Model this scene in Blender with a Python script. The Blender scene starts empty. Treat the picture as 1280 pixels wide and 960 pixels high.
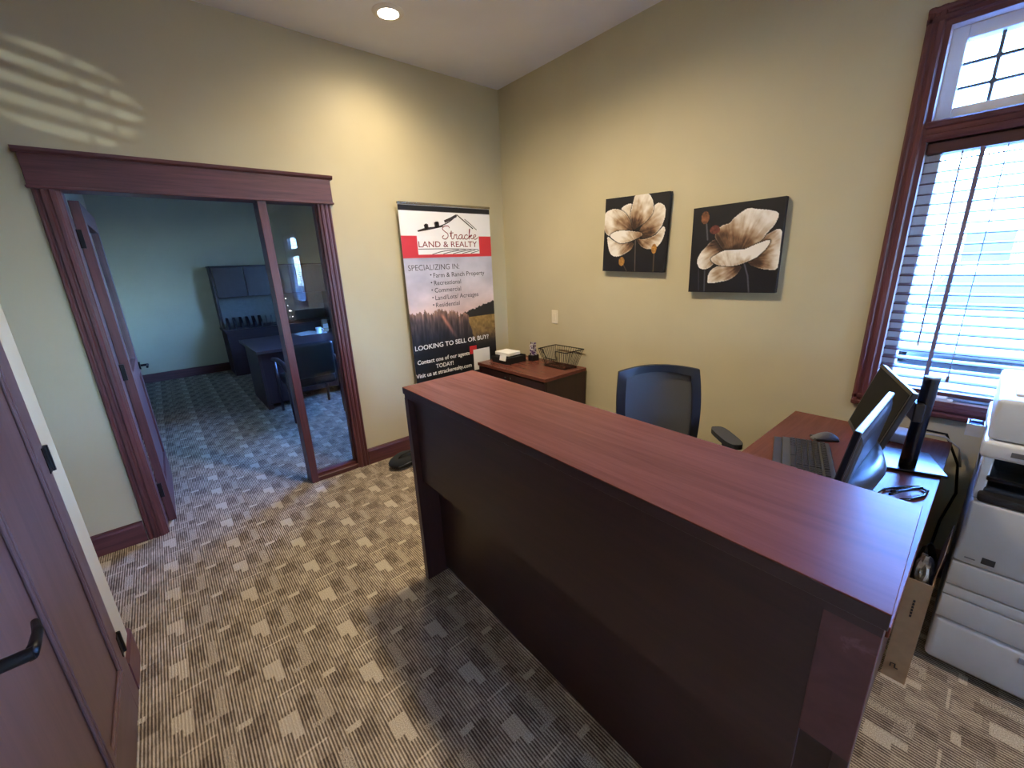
import bpy, bmesh, math, random
import numpy as np
from mathutils import Vector, Matrix

random.seed(7)
PI = math.pi
scene = bpy.context.scene
COL = scene.collection

# ---------------------------------------------------------------- camera
F_PX, YAW, PITCH, ROLL, CAM_H = 513.19, 0.695805, 0.284355, -0.0421306, 1.6
f = Vector((math.sin(YAW) * math.cos(PITCH), math.cos(YAW) * math.cos(PITCH), -math.sin(PITCH)))
r = Vector((math.cos(YAW), -math.sin(YAW), 0))
u = r.cross(f)
r2 = math.cos(ROLL) * r + math.sin(ROLL) * u
u2 = -math.sin(ROLL) * r + math.cos(ROLL) * u
cam_data = bpy.data.cameras.new('camera')
cam_data.sensor_width = 36.0
cam_data.lens = F_PX / 1280.0 * 36.0
cam_data.clip_start = 0.02
cam_data.clip_end = 500
cam = bpy.data.objects.new('camera', cam_data)
m = Matrix((r2, u2, -f)).transposed().to_4x4()
m.translation = (0, 0, CAM_H)
cam.matrix_world = m
COL.objects.link(cam)
scene.camera = cam

# ---------------------------------------------------------------- world, sun, exposure
world = bpy.data.worlds.new('sky')
scene.world = world
world.use_nodes = True
wn = world.node_tree
for n in list(wn.nodes):
    wn.nodes.remove(n)
w_out = wn.nodes.new('ShaderNodeOutputWorld')
w_bg = wn.nodes.new('ShaderNodeBackground')
w_sky = wn.nodes.new('ShaderNodeTexSky')
w_sky.sky_type = 'NISHITA'
w_sky.sun_disc = False
w_sky.sun_elevation = math.radians(38)
w_sky.sun_rotation = math.radians(250)
w_sky.air_density = 1.0
w_sky.dust_density = 0.6
w_sky.ozone_density = 1.6
w_bg.inputs['Strength'].default_value = 9.0
w_wb = wn.nodes.new('ShaderNodeMix')                # the camera was balanced for the warm lamps: daylight reads blue
w_wb.data_type = 'RGBA'
w_wb.blend_type = 'MULTIPLY'
w_wb.inputs[0].default_value = 1.0
w_wb.inputs[7].default_value = (0.38, 0.61, 1.15, 1)
wn.links.new(w_sky.outputs[0], w_wb.inputs[6])
wn.links.new(w_wb.outputs[2], w_bg.inputs['Color'])
wn.links.new(w_bg.outputs[0], w_out.inputs['Surface'])

sun = bpy.data.lights.new('sun', 'SUN')
sun.energy = 9.0
sun.angle = 0.009
sun.color = (0.72, 0.88, 1.0)
sun_o = bpy.data.objects.new('sun', sun)
sun_dir = Vector((0.72, -0.30, -0.62))            # sunlight comes over the building from behind the left wall
sun_o.rotation_euler = sun_dir.to_track_quat('-Z', 'Y').to_euler()
sun_o.location = (-8, 4, 12)
COL.objects.link(sun_o)

scene.view_settings.view_transform = 'Standard'
scene.view_settings.look = 'None'
scene.view_settings.exposure = 1.02
scene.view_settings.gamma = 1.0
scene.view_settings.use_curve_mapping = False

# ---------------------------------------------------------------- helpers
def lin(c):
    c = c / 255.0
    return c / 12.92 if c <= 0.04045 else ((c + 0.055) / 1.055) ** 2.4

def srgb(R, G, B):
    return (lin(R), lin(G), lin(B), 1.0)

class MB:
    def __init__(self):
        self.bm = bmesh.new()

    def box(self, x0, x1, y0, y1, z0, z1, bev=0.0, seg=1):
        b = bmesh.new()
        bmesh.ops.create_cube(b, size=1.0)
        for v in b.verts:
            v.co = ((x0 + x1) / 2 + v.co.x * (x1 - x0), (y0 + y1) / 2 + v.co.y * (y1 - y0), (z0 + z1) / 2 + v.co.z * (z1 - z0))
        if bev > 0:
            bmesh.ops.bevel(b, geom=list(b.edges), offset=bev, segments=seg, profile=0.5, affect='EDGES')
        self._merge(b)
        return self

    def _merge(self, b):
        me = bpy.data.meshes.new('tmp')
        b.to_mesh(me)
        b.free()
        self.bm.from_mesh(me)
        bpy.data.meshes.remove(me)

    def cyl(self, p0, p1, r0, r1=None, n=16, caps=True):
        r1 = r0 if r1 is None else r1
        p0, p1 = Vector(p0), Vector(p1)
        d = (p1 - p0).normalized()
        a = d.orthogonal().normalized()
        c = d.cross(a)
        A, B = [], []
        for i in range(n):
            t = 2 * PI * i / n
            o = a * math.cos(t) + c * math.sin(t)
            A.append(self.bm.verts.new(p0 + o * r0))
            B.append(self.bm.verts.new(p1 + o * r1))
        for i in range(n):
            j = (i + 1) % n
            self.bm.faces.new((A[i], A[j], B[j], B[i]))
        if caps:
            self.bm.faces.new(A[::-1])
            self.bm.faces.new(B)
        return self

    def tube(self, pts, r, n=8, closed=False):
        pts = [Vector(p) for p in pts]
        rs = r if isinstance(r, (list, tuple)) else [r] * len(pts)
        rings = []
        N = len(pts)
        ref = None
        for i, p in enumerate(pts):
            if closed:
                d = pts[(i + 1) % N] - pts[i - 1]
            else:
                d = pts[min(i + 1, N - 1)] - pts[max(i - 1, 0)]
            d.normalize()
            if ref is None:
                ref = d.orthogonal().normalized()
            ref = (ref - d * ref.dot(d))
            if ref.length < 1e-6:
                ref = d.orthogonal()
            ref.normalize()
            c = d.cross(ref)
            rings.append([self.bm.verts.new(p + (ref * math.cos(2 * PI * k / n) + c * math.sin(2 * PI * k / n)) * rs[i]) for k in range(n)])
        for i in range(N if closed else N - 1):
            A, B = rings[i], rings[(i + 1) % N]
            for k in range(n):
                l = (k + 1) % n
                self.bm.faces.new((A[k], A[l], B[l], B[k]))
        if not closed:
            self.bm.faces.new(rings[0][::-1])
            self.bm.faces.new(rings[-1])
        return self

    def prism(self, poly, h0, h1, axis='z'):
        """closed polygon of 2-D points extruded along axis from h0 to h1"""
        def P(a, b, h):
            return {'z': (a, b, h), 'x': (h, a, b), 'y': (a, h, b)}[axis]
        A = [self.bm.verts.new(P(a, b, h0)) for a, b in poly]
        B = [self.bm.verts.new(P(a, b, h1)) for a, b in poly]
        n = len(poly)
        for i in range(n):
            j = (i + 1) % n
            self.bm.faces.new((A[i], A[j], B[j], B[i]))
        self.bm.faces.new(A[::-1])
        self.bm.faces.new(B)
        return self

    def lathe(self, prof, cx, cy, n=24, z0=0.0, caps=True):
        rings = []
        for rr, z in prof:
            rings.append([self.bm.verts.new((cx + rr * math.cos(2 * PI * k / n), cy + rr * math.sin(2 * PI * k / n), z0 + z)) for k in range(n)])
        for A, B in zip(rings, rings[1:]):
            for k in range(n):
                l = (k + 1) % n
                self.bm.faces.new((A[k], A[l], B[l], B[k]))
        if caps and prof[0][0] > 1e-5:
            self.bm.faces.new(rings[0][::-1])
        if caps and prof[-1][0] > 1e-5:
            self.bm.faces.new(rings[-1])
        return self

    def loft(self, rings, close_ends=True):
        R = [[self.bm.verts.new(p) for p in ring] for ring in rings]
        n = len(R[0])
        for A, B in zip(R, R[1:]):
            for k in range(n):
                l = (k + 1) % n
                self.bm.faces.new((A[k], A[l], B[l], B[k]))
        if close_ends:
            self.bm.faces.new(R[0][::-1])
            self.bm.faces.new(R[-1])
        return self

    def xf(self, mat):
        bmesh.ops.transform(self.bm, matrix=mat, verts=self.bm.verts)
        return self

def build(name, mb, mat, parent=None, smooth=False, world=True):
    """one mesh object; with world=True the shape was laid out in world space and the parent's place is taken off"""
    bm = mb.bm
    bmesh.ops.remove_doubles(bm, verts=bm.verts, dist=1e-6)
    bmesh.ops.recalc_face_normals(bm, faces=bm.faces)
    if parent is not None and world:
        top = parent
        off = Vector(parent.location)
        while top.parent:
            top = top.parent
            off += Vector(top.location)
        bmesh.ops.translate(bm, vec=-off, verts=bm.verts)
    me = bpy.data.meshes.new(name)
    bm.to_mesh(me)
    bm.free()
    if smooth:
        for p in me.polygons:
            p.use_smooth = True
        if smooth == 'auto':
            me.set_sharp_from_angle(angle=math.radians(35))
    me.materials.append(mat)
    o = bpy.data.objects.new(name, me)
    COL.objects.link(o)
    if parent is not None:
        o.parent = parent
    return o

def thing(name, label, cat, loc=(0, 0, 0), rotz=0.0, group=None):
    o = bpy.data.objects.new(name, None)
    o.empty_display_size = 0.1
    COL.objects.link(o)
    o.location = loc
    o.rotation_euler = (0, 0, rotz)
    o['label'] = label
    o['category'] = cat
    if group:
        o['group'] = group
    return o

def tag(o, label, cat, group=None):
    o['label'] = label
    o['category'] = cat
    if group:
        o['group'] = group
    return o

def struct(o, label=None, cat=None):
    o['kind'] = 'structure'
    if label:
        o['label'] = label
    if cat:
        o['category'] = cat
    return o

def sroot(name, label, cat, loc=(0, 0, 0)):
    o = thing(name, label, cat, loc)
    o['kind'] = 'structure'
    return o

# ---------------------------------------------------------------- materials
MATS = {}

class NT:
    """small helper that writes shader maths"""
    def __init__(self, name):
        self.m = bpy.data.materials.new(name)
        self.m.use_nodes = True
        self.t = self.m.node_tree
        self.b = self.t.nodes['Principled BSDF']
        self.tc = None

    def node(self, kind, **kw):
        n = self.t.nodes.new(kind)
        for k, v in kw.items():
            setattr(n, k, v)
        return n

    def put(self, sock, v):
        if isinstance(v, bpy.types.NodeSocket):
            self.t.links.new(v, sock)
        elif v is not None:
            sock.default_value = v

    def coord(self, out='Object'):
        if self.tc is None:
            self.tc = self.node('ShaderNodeTexCoord')
        return self.tc.outputs[out]

    def xyz(self):
        s = self.node('ShaderNodeSeparateXYZ')
        self.put(s.inputs[0], self.coord())
        return s.outputs[0], s.outputs[1], s.outputs[2]

    def m2(self, op, a, b=None, c=None):
        n = self.node('ShaderNodeMath', operation=op)
        self.put(n.inputs[0], a)
        if b is not None:
            self.put(n.inputs[1], b)
        if c is not None:
            self.put(n.inputs[2], c)
        return n.outputs[0]

    def mapped(self, scale, loc=(0, 0, 0)):
        n = self.node('ShaderNodeMapping')
        self.put(n.inputs['Vector'], self.coord())
        n.inputs['Scale'].default_value = scale
        n.inputs['Location'].default_value = loc
        return n.outputs[0]

    def noise(self, vec, scale=5, detail=3, rough=0.5, dist=0.0):
        n = self.node('ShaderNodeTexNoise')
        self.put(n.inputs['Vector'], vec)
        n.inputs['Scale'].default_value = scale
        n.inputs['Detail'].default_value = detail
        n.inputs['Roughness'].default_value = rough
        n.inputs['Distortion'].default_value = dist
        return n.outputs['Fac']

    def ramp(self, fac, stops):
        n = self.node('ShaderNodeValToRGB')
        self.put(n.inputs[0], fac)
        e = n.color_ramp.elements
        while len(e) < len(stops):
            e.new(0.5)
        for el, (p, c) in zip(e, stops):
            el.position = p
            el.color = c
        return n.outputs[0]

    def mix(self, fac, a, b):
        n = self.node('ShaderNodeMix', data_type='RGBA')
        self.put(n.inputs[0], fac)
        self.put(n.inputs[6], a)
        self.put(n.inputs[7], b)
        return n.outputs[2]

    def bump(self, h, strength=0.2, dist=0.01):
        n = self.node('ShaderNodeBump')
        n.inputs['Strength'].default_value = strength
        n.inputs['Distance'].default_value = dist
        self.put(n.inputs['Height'], h)
        self.t.links.new(n.outputs[0], self.b.inputs['Normal'])

    def done(self, color=None, rough=0.5, metal=0.0, spec=0.5, coat=0.0):
        self.put(self.b.inputs['Base Color'], color)
        self.put(self.b.inputs['Roughness'], rough)
        self.b.inputs['Metallic'].default_value = metal
        self.b.inputs['Specular IOR Level'].default_value = spec
        self.b.inputs['Coat Weight'].default_value = coat
        self.b.inputs['Coat Roughness'].default_value = 0.2
        return self.m

def plain(name, c, rough=0.5, metal=0.0, spec=0.5, var=0.08, scale=30, bump=0.0):
    if name in MATS:
        return MATS[name]
    n = NT(name)
    fac = n.noise(n.coord(), scale, 3)
    lo = tuple(x * (1 - var) for x in c[:3]) + (1,)
    hi = tuple(min(1, x * (1 + var)) for x in c[:3]) + (1,)
    col = n.ramp(fac, [(0.3, lo), (0.7, hi)])
    if bump:
        n.bump(n.noise(n.coord(), scale * 4, 2), bump, 0.002)
    MATS[name] = n.done(col, rough, metal, spec)
    return MATS[name]

def wood(name, dark, light, axis='y', rough=0.4, spec=0.5, grain=1.0, coat=0.0, bump=0.05, lo=0.3, hi=0.72):
    key = name + '_' + axis
    if key in MATS:
        return MATS[key]
    n = NT(key)
    s = [26 * grain, 26 * grain, 26 * grain]
    s['xyz'.index(axis)] = 1.5 * grain
    v = n.mapped(tuple(s), (3.1, 7.7, 1.3))
    a = n.noise(v, 1.0, 4, 0.6, 0.8)
    s2 = [180 * grain] * 3
    s2['xyz'.index(axis)] = 6 * grain
    b = n.noise(n.mapped(tuple(s2)), 1.0, 2, 0.6)
    fac = n.m2('ADD', n.m2('MULTIPLY', a, 0.72), n.m2('MULTIPLY', b, 0.28))
    col = n.ramp(fac, [(lo, dark), (hi, light)])
    if bump:
        n.bump(b, bump, 0.001)
    MATS[key] = n.done(col, rough, 0, spec, coat)
    return MATS[key]

def emit(name, c, s):
    n = NT(name)
    n.b.inputs['Emission Color'].default_value = c
    n.b.inputs['Emission Strength'].default_value = s
    return n.done(c, 0.5)

def glass(name, tint=(0.96, 0.98, 0.98, 1), ior=1.45):
    n = NT(name)
    t = n.t
    out = t.nodes['Material Output']
    tr = n.node('ShaderNodeBsdfTransparent')
    tr.inputs[0].default_value = tint
    gl = n.node('ShaderNodeBsdfGlossy')
    gl.inputs['Roughness'].default_value = 0.0
    fr = n.node('ShaderNodeFresnel')
    fr.inputs[0].default_value = ior
    geo = n.node('ShaderNodeNewGeometry')            # reflect on the entering face only; both faces' share is in the factor
    k = n.m2('MINIMUM', n.m2('MULTIPLY', n.m2('MULTIPLY', fr.outputs[0], 1.7), n.m2('SUBTRACT', 1.0, geo.outputs['Backfacing'])), 0.95)
    mx = n.node('ShaderNodeMixShader')
    n.put(mx.inputs[0], k)
    t.links.new(tr.outputs[0], mx.inputs[1])
    t.links.new(gl.outputs[0], mx.inputs[2])
    t.links.new(mx.outputs[0], out.inputs['Surface'])
    return n.m

def vcol(name, rough=0.6, spec=0.4):
    n = NT(name)
    a = n.node('ShaderNodeVertexColor')
    a.layer_name = 'print'
    return n.done(a.outputs[0], rough, 0, spec)

def wall_paint(name, c):
    n = NT(name)
    fac = n.noise(n.coord(), 2.2, 3)
    col = n.ramp(fac, [(0.3, tuple(x * 0.96 for x in c[:3]) + (1,)), (0.7, tuple(x * 1.04 for x in c[:3]) + (1,))])
    n.bump(n.noise(n.coord(), 140, 3), 0.12, 0.002)
    return n.done(col, 0.55, 0, 0.35)

M_wall = wall_paint('olive_beige_wall_paint', srgb(193, 182, 148))
M_ceil = wall_paint('white_ceiling_paint', srgb(226, 226, 230))

def carpet():
    n = NT('patterned_rib_carpet')
    x, y, z = n.xyz()
    def cell(v, o, p):
        return n.m2('FRACT', n.m2('ADD', n.m2('DIVIDE', n.m2('SUBTRACT', v, o), p), 0.5))
    wob = n.m2('MULTIPLY', n.m2('SUBTRACT', n.noise(n.coord(), 160, 2), 0.5), 0.03)
    cx = n.m2('ADD', cell(x, 0.045, 0.304), wob)
    cy = n.m2('ADD', cell(y, 1.697, 0.2845), wob)
    def rect(a0, a1, b0, b1):
        ix = n.m2('MULTIPLY', n.m2('GREATER_THAN', cx, a0), n.m2('LESS_THAN', cx, a1))
        iy = n.m2('MULTIPLY', n.m2('GREATER_THAN', cy, b0), n.m2('LESS_THAN', cy, b1))
        return n.m2('MULTIPLY', ix, iy)
    blob = n.m2('MAXIMUM', rect(0.395, 0.55, 0.395, 0.66), rect(0.50, 0.60, 0.265, 0.66))
    bar = n.m2('MAXIMUM', rect(-0.02, 0.152, 0.87, 0.955), rect(0.992, 1.02, 0.87, 0.955))
    mid = n.m2('MAXIMUM', rect(0.835, 0.937, 0.25, 0.75), rect(0.715, 0.84, 0.24, 0.31))
    dark = n.m2('MAXIMUM', n.m2('MAXIMUM', rect(0.06, 0.30, 0.60, 0.90), rect(0.62, 0.80, 0.42, 0.80)), rect(0.86, 1.0, 0.05, 0.24))
    pale = n.m2('MAXIMUM', n.m2('MAXIMUM', rect(0.20, 0.40, 0.08, 0.38), rect(0.42, 0.62, 0.72, 0.98)), n.m2('MULTIPLY', rect(0.45, 0.80, 0.0, 0.03), 3.0))
    fuzz = n.noise(n.coord(), 300, 2, 0.7)
    ribx = n.m2('ADD', x, n.m2('MULTIPLY', n.m2('SUBTRACT', fuzz, 0.5), 0.003))
    rib = n.m2('ADD', n.m2('MULTIPLY', n.m2('SINE', n.m2('MULTIPLY', ribx, 2 * PI / 0.0105)), 0.5), 0.5)
    dash = n.noise(n.mapped((95, 22, 1)), 1.0, 2)
    tone = n.m2('ADD', n.m2('ADD', n.m2('MULTIPLY', rib, 0.55), n.m2('MULTIPLY', n.m2('SUBTRACT', fuzz, 0.28), 0.75)), n.m2('MULTIPLY', n.m2('SUBTRACT', dash, 0.5), 0.55))
    tone = n.m2('SUBTRACT', tone, n.m2('MULTIPLY', dark, 0.13))
    tone = n.m2('ADD', tone, n.m2('MULTIPLY', pale, 0.10))
    base = n.ramp(tone, [(0.08, srgb(70, 59, 51)), (0.42, srgb(132, 117, 98)), (0.85, srgb(204, 188, 162))])
    midc = n.ramp(fuzz, [(0.38, srgb(92, 80, 68)), (0.62, srgb(214, 198, 172))])
    light = n.ramp(fuzz, [(0.32, srgb(146, 132, 110)), (0.68, srgb(222, 207, 180))])
    c = n.mix(n.m2('MULTIPLY', mid, 0.75), base, midc)
    c = n.mix(n.m2('MULTIPLY', n.m2('MAXIMUM', blob, bar), 0.88), c, light)
    n.bump(n.m2('ADD', n.m2('MULTIPLY', rib, 0.6), fuzz), 0.5, 0.004)
    return n.done(c, 0.95, 0, 0.1)

M_carpet = carpet()

T_D, T_L = srgb(60, 30, 32), srgb(112, 65, 63)        # red-brown stained oak trim
def trimwood(axis):
    return wood('stained_oak_trim', T_D, T_L, axis, 0.38, 0.5, 1.0)
D_D, D_L = srgb(84, 62, 60), srgb(106, 80, 76)        # smoother door veneer
def doorwood(axis):
    return wood('door_veneer', D_D, D_L, axis, 0.42, 0.5, 0.8)
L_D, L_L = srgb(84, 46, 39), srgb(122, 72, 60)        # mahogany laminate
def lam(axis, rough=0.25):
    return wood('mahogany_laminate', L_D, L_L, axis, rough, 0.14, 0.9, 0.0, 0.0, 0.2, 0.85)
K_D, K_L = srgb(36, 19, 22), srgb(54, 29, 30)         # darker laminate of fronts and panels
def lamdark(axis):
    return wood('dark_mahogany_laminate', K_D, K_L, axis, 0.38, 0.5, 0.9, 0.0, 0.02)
E_D, E_L = srgb(40, 26, 28), srgb(62, 42, 42)         # espresso office furniture
def espresso(axis):
    return wood('espresso_laminate', E_D, E_L, axis, 0.4, 0.5, 0.9, 0.0, 0.02)

M_black = plain('black_plastic', srgb(24, 25, 28), 0.45)
M_blackgloss = plain('gloss_black_plastic', srgb(14, 15, 18), 0.18)
M_blackmetal = plain('black_painted_metal', srgb(18, 18, 20), 0.4, 0.6)
M_greyplastic = plain('grey_plastic', srgb(92, 94, 96), 0.5)
M_darkgrey = plain('dark_grey_plastic', srgb(52, 54, 57), 0.5)
M_offwhite = plain('off_white_plastic', srgb(190, 190, 188), 0.42)
M_white = plain('white_vinyl', srgb(232, 232, 234), 0.35, var=0.02)
M_ivory = plain('ivory_plastic', srgb(226, 216, 190), 0.4, var=0.02)
M_paper = plain('white_paper', srgb(236, 234, 228), 0.8, var=0.02)
M_chrome = plain('brushed_metal', srgb(170, 168, 164), 0.25, 1.0)
M_glass = glass('window_glass')
M_sideglass = glass('sidelight_glass', (0.93, 0.95, 0.95, 1), 1.6)
M_slat = wood('blind_wood', srgb(58, 34, 34), srgb(88, 54, 50), 'y', 0.4)
M_cardboard = plain('brown_cardboard', srgb(150, 122, 90), 0.85, bump=0.2)
M_ink = plain('black_ink', srgb(30, 28, 28), 0.7)
M_inkwhite = plain('white_ink', srgb(240, 240, 238), 0.7, var=0.01)
M_inkred = plain('red_ink', srgb(196, 42, 52), 0.7, var=0.02)
M_inkmaroon = plain('maroon_ink', srgb(128, 32, 48), 0.7, var=0.02)
M_inkgrey = plain('charcoal_ink', srgb(58, 52, 56), 0.7, var=0.02)
M_leather = plain('black_leather', srgb(24, 26, 34), 0.35, bump=0.25, scale=60)
M_fabric = plain('black_fabric', srgb(30, 32, 34), 0.9, bump=0.4, scale=80)
M_bluecloth = plain('blue_plastic_clips', srgb(40, 74, 170), 0.5)

YA, XB, CH = 3.271, 2.708, 3.09                       # wall planes and ceiling height
XL = -0.40                                            # left wall face
YR = -6.0                                             # rear wall
YO = 8.66                                             # far wall of the office

# ================================================================ the setting
mb = MB(); mb.box(-3.0, 3.0, YR - 0.3, YO + 0.3, -0.12, 0.0)
struct(build('floor', mb, M_carpet), 'ribbed brown carpet with pale notched squares', 'floor')
mb = MB(); mb.box(-3.0, 3.0, YR - 0.3, YO + 0.3, CH, CH + 0.2)
struct(build('ceiling', mb, M_ceil), 'flat white painted ceiling', 'ceiling')

# back wall with the framed opening and sidelight, 12 cm thick
OX0, OX1, OZ = -0.275, 1.025, 2.085
mb = MB()
mb.box(-3.0, OX0, YA, YA + 0.12, 0, CH)
mb.box(OX1, XB + 0.15, YA, YA + 0.12, 0, CH)
mb.box(OX0, OX1, YA, YA + 0.12, OZ, CH)
struct(build('wall_back', mb, M_wall), 'beige wall with the dark wood framed office entry', 'wall')

def wall_with_windows(x0, x1, y0, y1, wins):
    mb = MB()
    wins = sorted(wins)
    c = y0
    for a, b, z0, z1 in wins:
        mb.box(x0, x1, c, a, 0, CH)
        mb.box(x0, x1, a, b, 0, z0)
        mb.box(x0, x1, a, b, z1, CH)
        c = b
    mb.box(x0, x1, c, y1, 0, CH)
    return mb

WZ0, WZ1 = 0.885, 2.475
W1 = (-0.80, 0.355)                                   # rough opening of the window in view
W2 = (-5.15, -4.0)                                    # same window further down the wall, seen mirrored in the sidelight
W3 = (4.5, 5.75)                                       # window of the office behind
struct(build('wall_right', wall_with_windows(XB, XB + 0.15, YR, YA + 0.06, [(W1[0], W1[1], WZ0, WZ1), (W2[0], W2[1], WZ0, WZ1)]), M_wall), 'beige wall with flower paintings and tall window', 'wall')
struct(build('wall_office_right', wall_with_windows(XB, XB + 0.15, YA + 0.06, YO + 0.1, [(W3[0], W3[1], WZ0, WZ1)]), M_wall), 'window wall of the office behind the glass', 'wall')
mb = MB(); mb.box(-0.6, XB + 0.15, YO, YO + 0.12, 0, CH)
struct(build('wall_office_far', mb, M_wall), 'far wall of the office behind the hutch', 'wall')
mb = MB(); mb.box(-0.62, -0.47, YA + 0.12, YO, 0, CH)
struct(build('wall_office_left', mb, M_wall), 'left wall of the office beside the open door', 'wall')
mb = MB()
mb.box(-0.6, 0.7, YR - 0.15, YR, 0, CH).box(1.7, XB + 0.15, YR - 0.15, YR, 0, CH).box(0.7, 1.7, YR - 0.15, YR, 2.1, CH)
struct(build('wall_rear', mb, M_wall), 'rear wall behind the viewpoint with a glazed entry', 'wall')

def rounded_end(x_face, x_back, y_start, y_end, rad, n=8):
    poly = [(x_back, y_start), (x_face, y_start)]
    for k in range(n + 1):
        t = k / n * PI / 2
        poly.append((x_face - rad + rad * math.cos(t), y_end - rad + rad * math.sin(t)))
    poly.append((x_back, y_end))
    return poly

DY0, DY1, DZ = 0.885, 1.985, 2.06                      # doorway in the left wall
mb = MB()
mb.prism(rounded_end(XL, XL - 0.14, DY1, 2.23, 0.05), 0, CH, 'z')
mb.box(XL - 0.14, XL, DY0, DY1, DZ, CH)
mb.box(XL - 0.14, XL, YR, DY0, 0, CH)
struct(build('wall_left', mb, M_wall), 'short beige wall with rounded corner beside the near door', 'wall')
mb = MB()
mb.box(-3.0, XL - 0.14, 2.09, 2.23, 0, CH)
struct(build('wall_hall', mb, M_wall), 'beige side wall of the short hallway', 'wall')
mb = MB(); mb.box(-3.0, -2.86, 2.09, YA, 0, CH)
struct(build('wall_hall_end', mb, M_wall), 'end wall of the short hallway', 'wall')
mb = MB(); mb.box(XL - 0.9, XL - 0.76, 0.4, 2.09, 0, CH)
struct(build('wall_closet', mb, M_wall), 'wall of the room behind the near door', 'wall')

# baseboards
def base_x(x0, x1, y, s, name):
    mb = MB()
    prof = [(y, 0), (y + s * 0.016, 0), (y + s * 0.016, 0.115), (y + s * 0.011, 0.128), (y + s * 0.011, 0.134), (y, 0.14)]
    A = [(x0, a, b) for a, b in prof]; B = [(x1, a, b) for a, b in prof]
    mb.loft([A, B])
    return struct(build(name, mb, trimwood('x')), 'red-brown wood baseboard along the wall foot', 'baseboard')
def base_y(y0, y1, x, s, name):
    mb = MB()
    prof = [(x, 0), (x + s * 0.016, 0), (x + s * 0.016, 0.115), (x + s * 0.011, 0.128), (x + s * 0.011, 0.134), (x, 0.14)]
    A = [(a, y0, b) for a, b in prof]; B = [(a, y1, b) for a, b in prof]
    mb.loft([A, B])
    return struct(build(name, mb, trimwood('y')), 'red-brown wood baseboard along the wall foot', 'baseboard')
base_x(1.098, XB, YA, -1, 'baseboard_back')['label'] = 'red-brown baseboard right of the office entry'
base_x(-2.86, -0.362, YA, -1, 'baseboard_back_left')['label'] = 'red-brown baseboard left of the office entry'
base_y(YR, YA - 0.02, XB, -1, 'baseboard_right')['label'] = 'red-brown baseboard under the paintings and window'
base_x(-0.47, XB, YO, -1, 'baseboard_office_far')['label'] = 'dark baseboard on the far office wall'
base_y(4.4, YO - 0.02, -0.47, 1, 'baseboard_office_left')['label'] = 'dark baseboard on the left office wall'
mb = MB()
outer = rounded_end(XL + 0.014, XL - 0.14, DY1, 2.244, 0.06)
mb.prism(outer, 0, 0.135, 'z')
struct(build('baseboard_left', mb, trimwood('y')), 'baseboard block wrapping the rounded wall corner by the near door', 'baseboard')

# ---------------------------------------------------------------- office entry: casing, header, mullion, jambs
entry = sroot('trim_1', 'dark red-brown oak frame with flat header around office entry', 'door frame', (0.37, YA, 0))
def casing(x0, x1):
    """fluted vertical casing, outer edge x0, inner edge x1"""
    w = x1 - x0
    prof = [(0, 0), (0, -.012), (.06, -.020), (.14, -.020), (.20, -.013), (.27, -.013), (.33, -.021), (.47, -.021), (.53, -.013),
            (.60, -.013), (.66, -.020), (.80, -.020), (.88, -.011), (1, -.009), (1, 0)]
    mb = MB()
    ring0 = [(x0 + a * w, YA + b, 0.0) for a, b in prof]
    ring1 = [(x0 + a * w, YA + b, 2.07) for a, b in prof]
    mb.loft([ring0, ring1])
    return mb
build('casing', casing(-0.358, -0.262), trimwood('z'), entry)
build('casing', casing(1.095, 1.008), trimwood('z'), entry)
mb = MB(); mb.box(-0.366, 1.112, YA - 0.026, YA, 2.072, 2.222, 0.002)
build('header_board', mb, trimwood('x'), entry)
mb = MB(); mb.box(-0.372, 1.118, YA - 0.032, YA, 2.060, 2.074, 0.003)
build('header_bead', mb, trimwood('x'), entry)
mb = MB(); mb.prism([(YA, 2.222), (YA - .030, 2.222), (YA - .040, 2.232), (YA - .044, 2.246), (YA, 2.246)], -0.38, 1.128, 'x')
build('header_cap', mb, trimwood('x'), entry)
mb = MB(); mb.box(OX0, OX0 + 0.02, YA - 0.005, YA + 0.125, 0, OZ)
build('jamb', mb, trimwood('z'), entry)
mb = MB(); mb.box(OX1 - 0.02, OX1, YA - 0.005, YA + 0.125, 0, OZ)
build('jamb', mb, trimwood('z'), entry)
mb = MB(); mb.box(OX0, OX1, YA - 0.005, YA + 0.125, 2.062, OZ)
build('head_jamb', mb, trimwood('x'), entry)
mb = MB(); mb.box(0.633, 0.683, YA - 0.012, YA + 0.125, 0, 2.062, 0.002)
build('mullion', mb, trimwood('z'), entry)
mb = MB(); mb.box(0.683, OX1 - 0.02, YA - 0.008, YA + 0.125, 0, 0.036, 0.002).box(0.683, OX1 - 0.02, YA + 0.025, YA + 0.095, 0.036, 0.052)
build('sidelight_sill', mb, trimwood('x'), entry)
for nm, q in (('glazing_bead', (0.683, 0.693, 0.052, 2.062)), ('glazing_bead', (0.995, 1.005, 0.052, 2.062))):
    mb = MB(); mb.box(q[0], q[1], YA + 0.03, YA + 0.075, q[2], q[3])
    build(nm, mb, trimwood('z'), entry)
sl = sroot('window_3', 'clear glass sidelight beside the open office entry', 'window', (0.845, YA + 0.055, 0.05))
mb = MB(); mb.box(0.693, 0.995, YA + 0.05, YA + 0.056, 0.052, 2.062)
build('pane', mb, M_sideglass, sl)

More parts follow.
